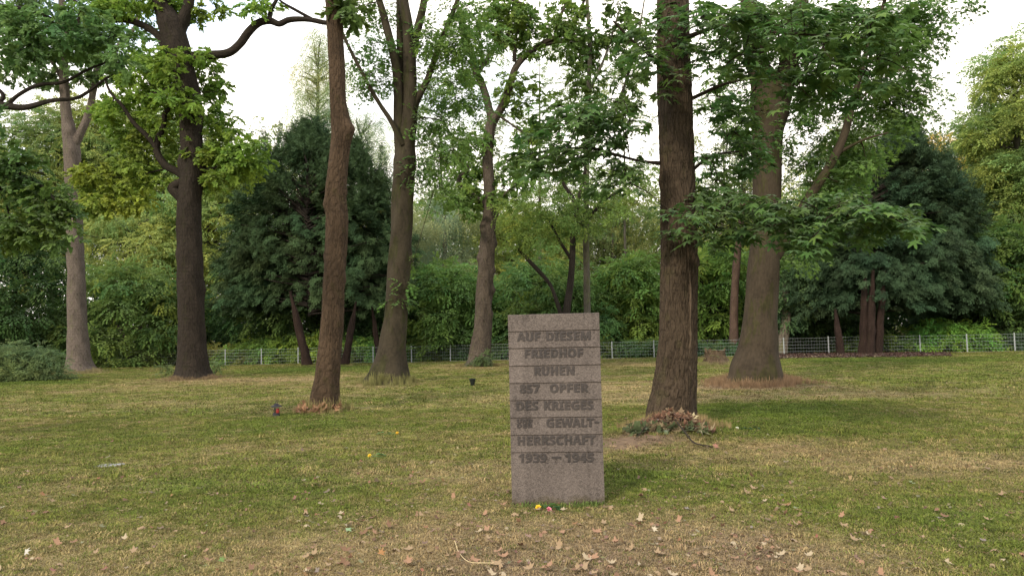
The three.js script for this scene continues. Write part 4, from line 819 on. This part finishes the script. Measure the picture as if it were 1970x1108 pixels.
flower('white rose with a dark stem lying on the lawn right of the near oak', 1419, 828, [0.8, 0.78, 0.68], 2, 0.32, 'rose', [0.02, 0.07, 0.03], 0.1);

// ---------------------------------------------------------------- leaf litter at the feet of the trees
const dryM = (c) => leafMat({ color: new THREE.Color().setRGB(...c), transmission: 0.12 });
const LEAFG = [0, 1, 2, 3].map((k) => lobedLeaf(0.115, k === 1 ? 'maple' : 'oak', [-0.7, 0.6, -0.4, 0.9][k], 22, k * 1.7));
{
  const c = onGround(1293, 838), list = [];
  for (let i = 0; i < 1100; i++) { const a = rr(-1, 1), b = rr(-1, 1), x = c.x + a * 0.5 + 0.02, z = c.z + 0.1 + b * 0.22, h = 0.25 * Math.exp(-a * a * 1.6 - b * b * 1.3) * rnd(), k = rr(0.6, 1.4), t = rnd();
    list.push({ p: V(x, gy(x, z) + 0.01 + h, z), q: new THREE.Quaternion().setFromEuler(new THREE.Euler(rr(-0.8, 0.8), rr(0, 6.28), rr(-0.8, 0.8))), s: rr(0.4, 0.8), c: (t < 0.55 ? [0.22, 0.12, 0.075] : t < 0.85 ? [0.17, 0.1, 0.06] : [0.36, 0.26, 0.16]).map((q) => q * k) }); }
  const root = thing('leaf_pile', c, 'heap of brown leaves piled against the foot of the near oak', 'leaf pile');
  instances('leaves', LEAFG, leafM, list, root, c);
  const list2 = [], c2 = onGround(1250, 846);
  for (let i = 0; i < 420; i++) { const a = rr(-1, 1), x = c.x - 0.12 + a * 0.6, z = c.z + rr(0.15, 0.4), k = rr(0.6, 1.4); list2.push({ p: V(x, gy(x, z) + rr(0.01, 0.07), z), q: new THREE.Quaternion().setFromEuler(new THREE.Euler(rr(-0.8, 0.8), rr(0, 6.28), rr(-0.8, 0.8))), s: rr(0.45, 0.95), c: (rnd() < 0.45 ? [0.11, 0.14, 0.06] : [0.27, 0.21, 0.12]).map((q) => q * k) }); }
  const r2 = thing('leaf_pile', c2, 'wilted green and tan cut foliage in front of the near oak', 'leaf pile');
  instances('leaves', LEAFG, leafM, list2, r2, c2);
  const stick = (label, pts) => { const b = onGround(pts[0][0], pts[0][1]), m = part('stick', limb(pts.map(([x, y, h, r]) => { const g = onGround(x, y); g.y += h; return { p: g.sub(b), r }; }), { seg: 8, sub: 6, wob: 0.15 }), browns.mid); m.name = numbered('fallen_branch'); m.position.copy(b); tag(m, label, 'branch'); };
  stick('long bare branch lying across the leaf heap in front of the near oak', [[1202, 826, 0.06, 0.008], [1240, 836, 0.1, 0.01], [1285, 838, 0.17, 0.012], [1315, 850, 0.13, 0.012], [1340, 862, 0.06, 0.011], [1372, 862, 0.02, 0.009]]);
  stick('short dark branch crossing the cut foliage at the left of the leaf heap', [[1225, 852, 0.03, 0.006], [1262, 838, 0.14, 0.009], [1300, 828, 0.2, 0.01], [1325, 822, 0.22, 0.007]]);
  stick('thin curved twig leaning on the trunk above the leaf heap', [[1276, 800, 0.0, 0.004], [1282, 812, 0.1, 0.004], [1296, 815, 0.12, 0.004], [1312, 818, 0.1, 0.003]]);
  const big = (label, px, py, h, s, col, rx, ry, rz) => { const m = part('leaf', lobedLeaf(0.2, 'maple', 0.3, 34, 1), dryM(col)); m.name = numbered('fallen_leaf'); m.position.copy(onGround(px, py)).add(V(0, h, 0)); m.scale.setScalar(s); m.rotation.set(rx, ry, rz); tag(m, label, 'leaf'); };
  big('big pale yellow maple leaf propped on the right of the leaf heap', 1328, 838, 0.17, 0.85, [0.42, 0.35, 0.2], 1.0, 0.3, -0.2);
  big('big pale curled leaf right of the leaf heap, left one of a pair', 1351, 848, 0.08, 0.85, [0.42, 0.35, 0.22], 1.1, 0.2, -1.2);
  big('big pale curled leaf right of the leaf heap, right one of a pair', 1366, 848, 0.07, 0.75, [0.38, 0.34, 0.2], 0.9, 1.2, -1.0);
  big('pinkish brown leaf at the end of the long branch', 1371, 864, 0.03, 0.5, [0.26, 0.13, 0.095], 0.7, 0.3, 0.2);
  big('green leaf lying on the leaf heap', 1300, 838, 0.2, 0.7, [0.14, 0.2, 0.07], 0.9, -0.8, 0.1);
  big('pale tan oak leaf standing against the slender oak foot', 612, 797, 0.09, 0.8, [0.5, 0.28, 0.16], 1.2, -0.9, -0.8);
  big('pale green leaf lying on the lawn at the left front', 660, 1029, 0.03, 0.4, [0.2, 0.28, 0.15], 0.2, 0.3, 0.1);
  big('orange brown leaf lying in the dry foreground grass', 731, 1080, 0.03, 0.3, [0.3, 0.16, 0.07], 0.9, 1.3, 0.3);
  big('whitish curled leaf in the left foreground grass', 42, 1071, 0.03, 0.3, [0.42, 0.39, 0.33], 0.9, 0.3, 0.2);
  big('small green leaf in the left foreground grass', 422, 1090, 0.03, 0.28, [0.12, 0.18, 0.06], 0.7, 1.3, 0.3);
  big('pale leaf lying on the grass right of the stone in the foreground', 1253, 1026, 0.03, 0.3, [0.4, 0.34, 0.24], 0.6, 0.2, 0.2);
  const l3 = [], c3 = onGround(612, 796);
  for (let i = 0; i < 110; i++) { const a = rr(2.6, 6.4), x = c3.x + Math.cos(a) * rr(0.22, 0.5) , z = c3.z - Math.sin(a) * rr(0.24, 0.42) + 0.05, k = rr(0.7, 1.3); l3.push({ p: V(x, gy(x, z) + rr(0.01, 0.1), z), q: new THREE.Quaternion().setFromEuler(new THREE.Euler(rr(-0.9, 0.9), rr(0, 6.28), rr(-0.9, 0.9))), s: rr(0.6, 1.2), c: (rnd() < 0.5 ? [0.36, 0.2, 0.11] : [0.26, 0.15, 0.08]).map((q) => q * k) }); }
  const r3 = thing('leaf_pile', c3, 'brown oak leaves gathered at the foot of the slender oak', 'leaf pile');
  instances('leaves', LEAFG, leafM, l3, r3, c3);
  // reddish needle litter under the right yew
  const l4 = [];
  for (let i = 0; i < 2600; i++) { const px = rr(1490, 1830), g = ground(px, rr(683, 691) - (px - 1490) * 0.012); if (rnd() > 1.2 - Math.abs(px - 1620) / 260) continue; const k = rr(0.5, 1.4); l4.push({ p: V(g.x, gy(g.x, g.z) + rr(0.01, 0.03), g.z), q: new THREE.Quaternion().setFromEuler(new THREE.Euler(rr(-0.15, 0.15), rr(0, 6.28), rr(-0.15, 0.15))), s: rr(0.7, 1.3), c: (rnd() < 0.93 ? [0.085, 0.043, 0.03] : [0.3, 0.23, 0.14]).map((q) => q * k) }); }
  for (const m of instances('leaf_litter', LEAFG.slice(0, 1), leafM, l4)) tag(m, 'reddish leaf litter on the ground under the right yew', 'leaf litter', null, 'stuff');
}
// ---------------------------------------------------------------- fallen leaves, one by one near the camera
{
  const kinds = [['dry tan leaf', [0.27, 0.19, 0.112], 'dry tan leaves scattered on the lawn'], ['pinkish brown dry leaf', [0.28, 0.165, 0.1], 'pinkish brown leaves scattered on the lawn'], ['pale cream leaf', [0.34, 0.27, 0.175], 'pale cream leaves scattered on the lawn'], ['dark brown curled leaf', [0.17, 0.1, 0.06], 'dark brown leaves scattered on the lawn']];
  const mats = kinds.map((k) => dryM(k[1])), spotsL = [];
  const stoneAt = ground(1074, 971);
  const protos = kinds.map((k, i) => LEAFG.map((g) => null));
  for (let i = 0; i < 2200; i++) {
    const near = rnd() < 0.3, px = near ? rr(560, 1560) : rr(-20, 1990), py = near ? lerp(925, 1115, rnd()) : lerp(700, 1115, Math.pow(rnd(), 0.9)), g = onGround(px, py);
    if (Math.hypot(g.x - stoneAt.x, g.z - stoneAt.z) < 0.3 && g.z < stoneAt.z + 0.02) continue;
    const t = rnd(); spotsL.push({ g, py, k: t < 0.5 ? 0 : t < 0.74 ? 1 : t < 0.9 ? 2 : 3, s: 0.16 + 0.26 * Math.pow(rnd(), 2) });
  }
  spotsL.sort((a, b) => b.s / depthOf(b.g) - a.s / depthOf(a.g));
  const rest = [];
  spotsL.forEach((o, i) => {
    const q = new THREE.Quaternion().setFromEuler(new THREE.Euler(rr(-0.5, 0.5), rr(0, 6.28), rr(-0.5, 0.5))), p = o.g.add(V(0, rr(0.018, 0.035), 0));
    if (i < 280) {
      const m = part('fallen_leaf', LEAFG[i % 4], mats[o.k]); m.name = numbered('fallen_leaf'); m.position.copy(p); m.quaternion.copy(q); m.scale.setScalar(o.s);
      const [lx] = pix(p), row = o.py > 1030 ? 'close to the camera' : o.py > 960 ? 'level with the stone foot' : o.py > 860 ? 'further back' : 'far back by the trees';
      const colm = lx < 330 ? 'at the far left' : lx < 660 ? 'left of the middle' : lx < 960 ? 'just left of the stone' : lx < 1190 ? 'in line with the stone' : lx < 1560 ? 'right of the stone' : 'at the far right';
      const sz = o.s > 0.38 ? 'larger ' : o.s < 0.28 ? 'small ' : '', lb = sz + kinds[o.k][0] + ' ' + colm + ', ' + row;
      tag(m, lb, 'leaf', lb);
    } else rest.push({ p, q, s: o.s, c: kinds[o.k][1].map((c) => c * rr(0.8, 1.2)) });
  });
  for (const m of instances('fallen_leaves', LEAFG.slice(1, 3), leafM, rest)) tag(m, 'small fallen leaves scattered over the far lawn', 'leaves', null, 'stuff');
  const a = onGround(875, 1052); const pts = [[875, 1052], [884, 1075], [905, 1092], [925, 1093], [950, 1093]].map(([x, y]) => { const g = onGround(x, y); g.y += 0.035; return { p: g.sub(a), r: 0.0022 }; });
  const m = part('straw_stalk', limb(pts, { seg: 6, sub: 6, wob: 0 }), mat([0.55, 0.43, 0.24], 0.8)); m.name = numbered('straw_stalk'); m.position.copy(a); tag(m, 'bent straw stalk lying in the foreground grass', 'stalk');
}
renderer.render(scene, camera);
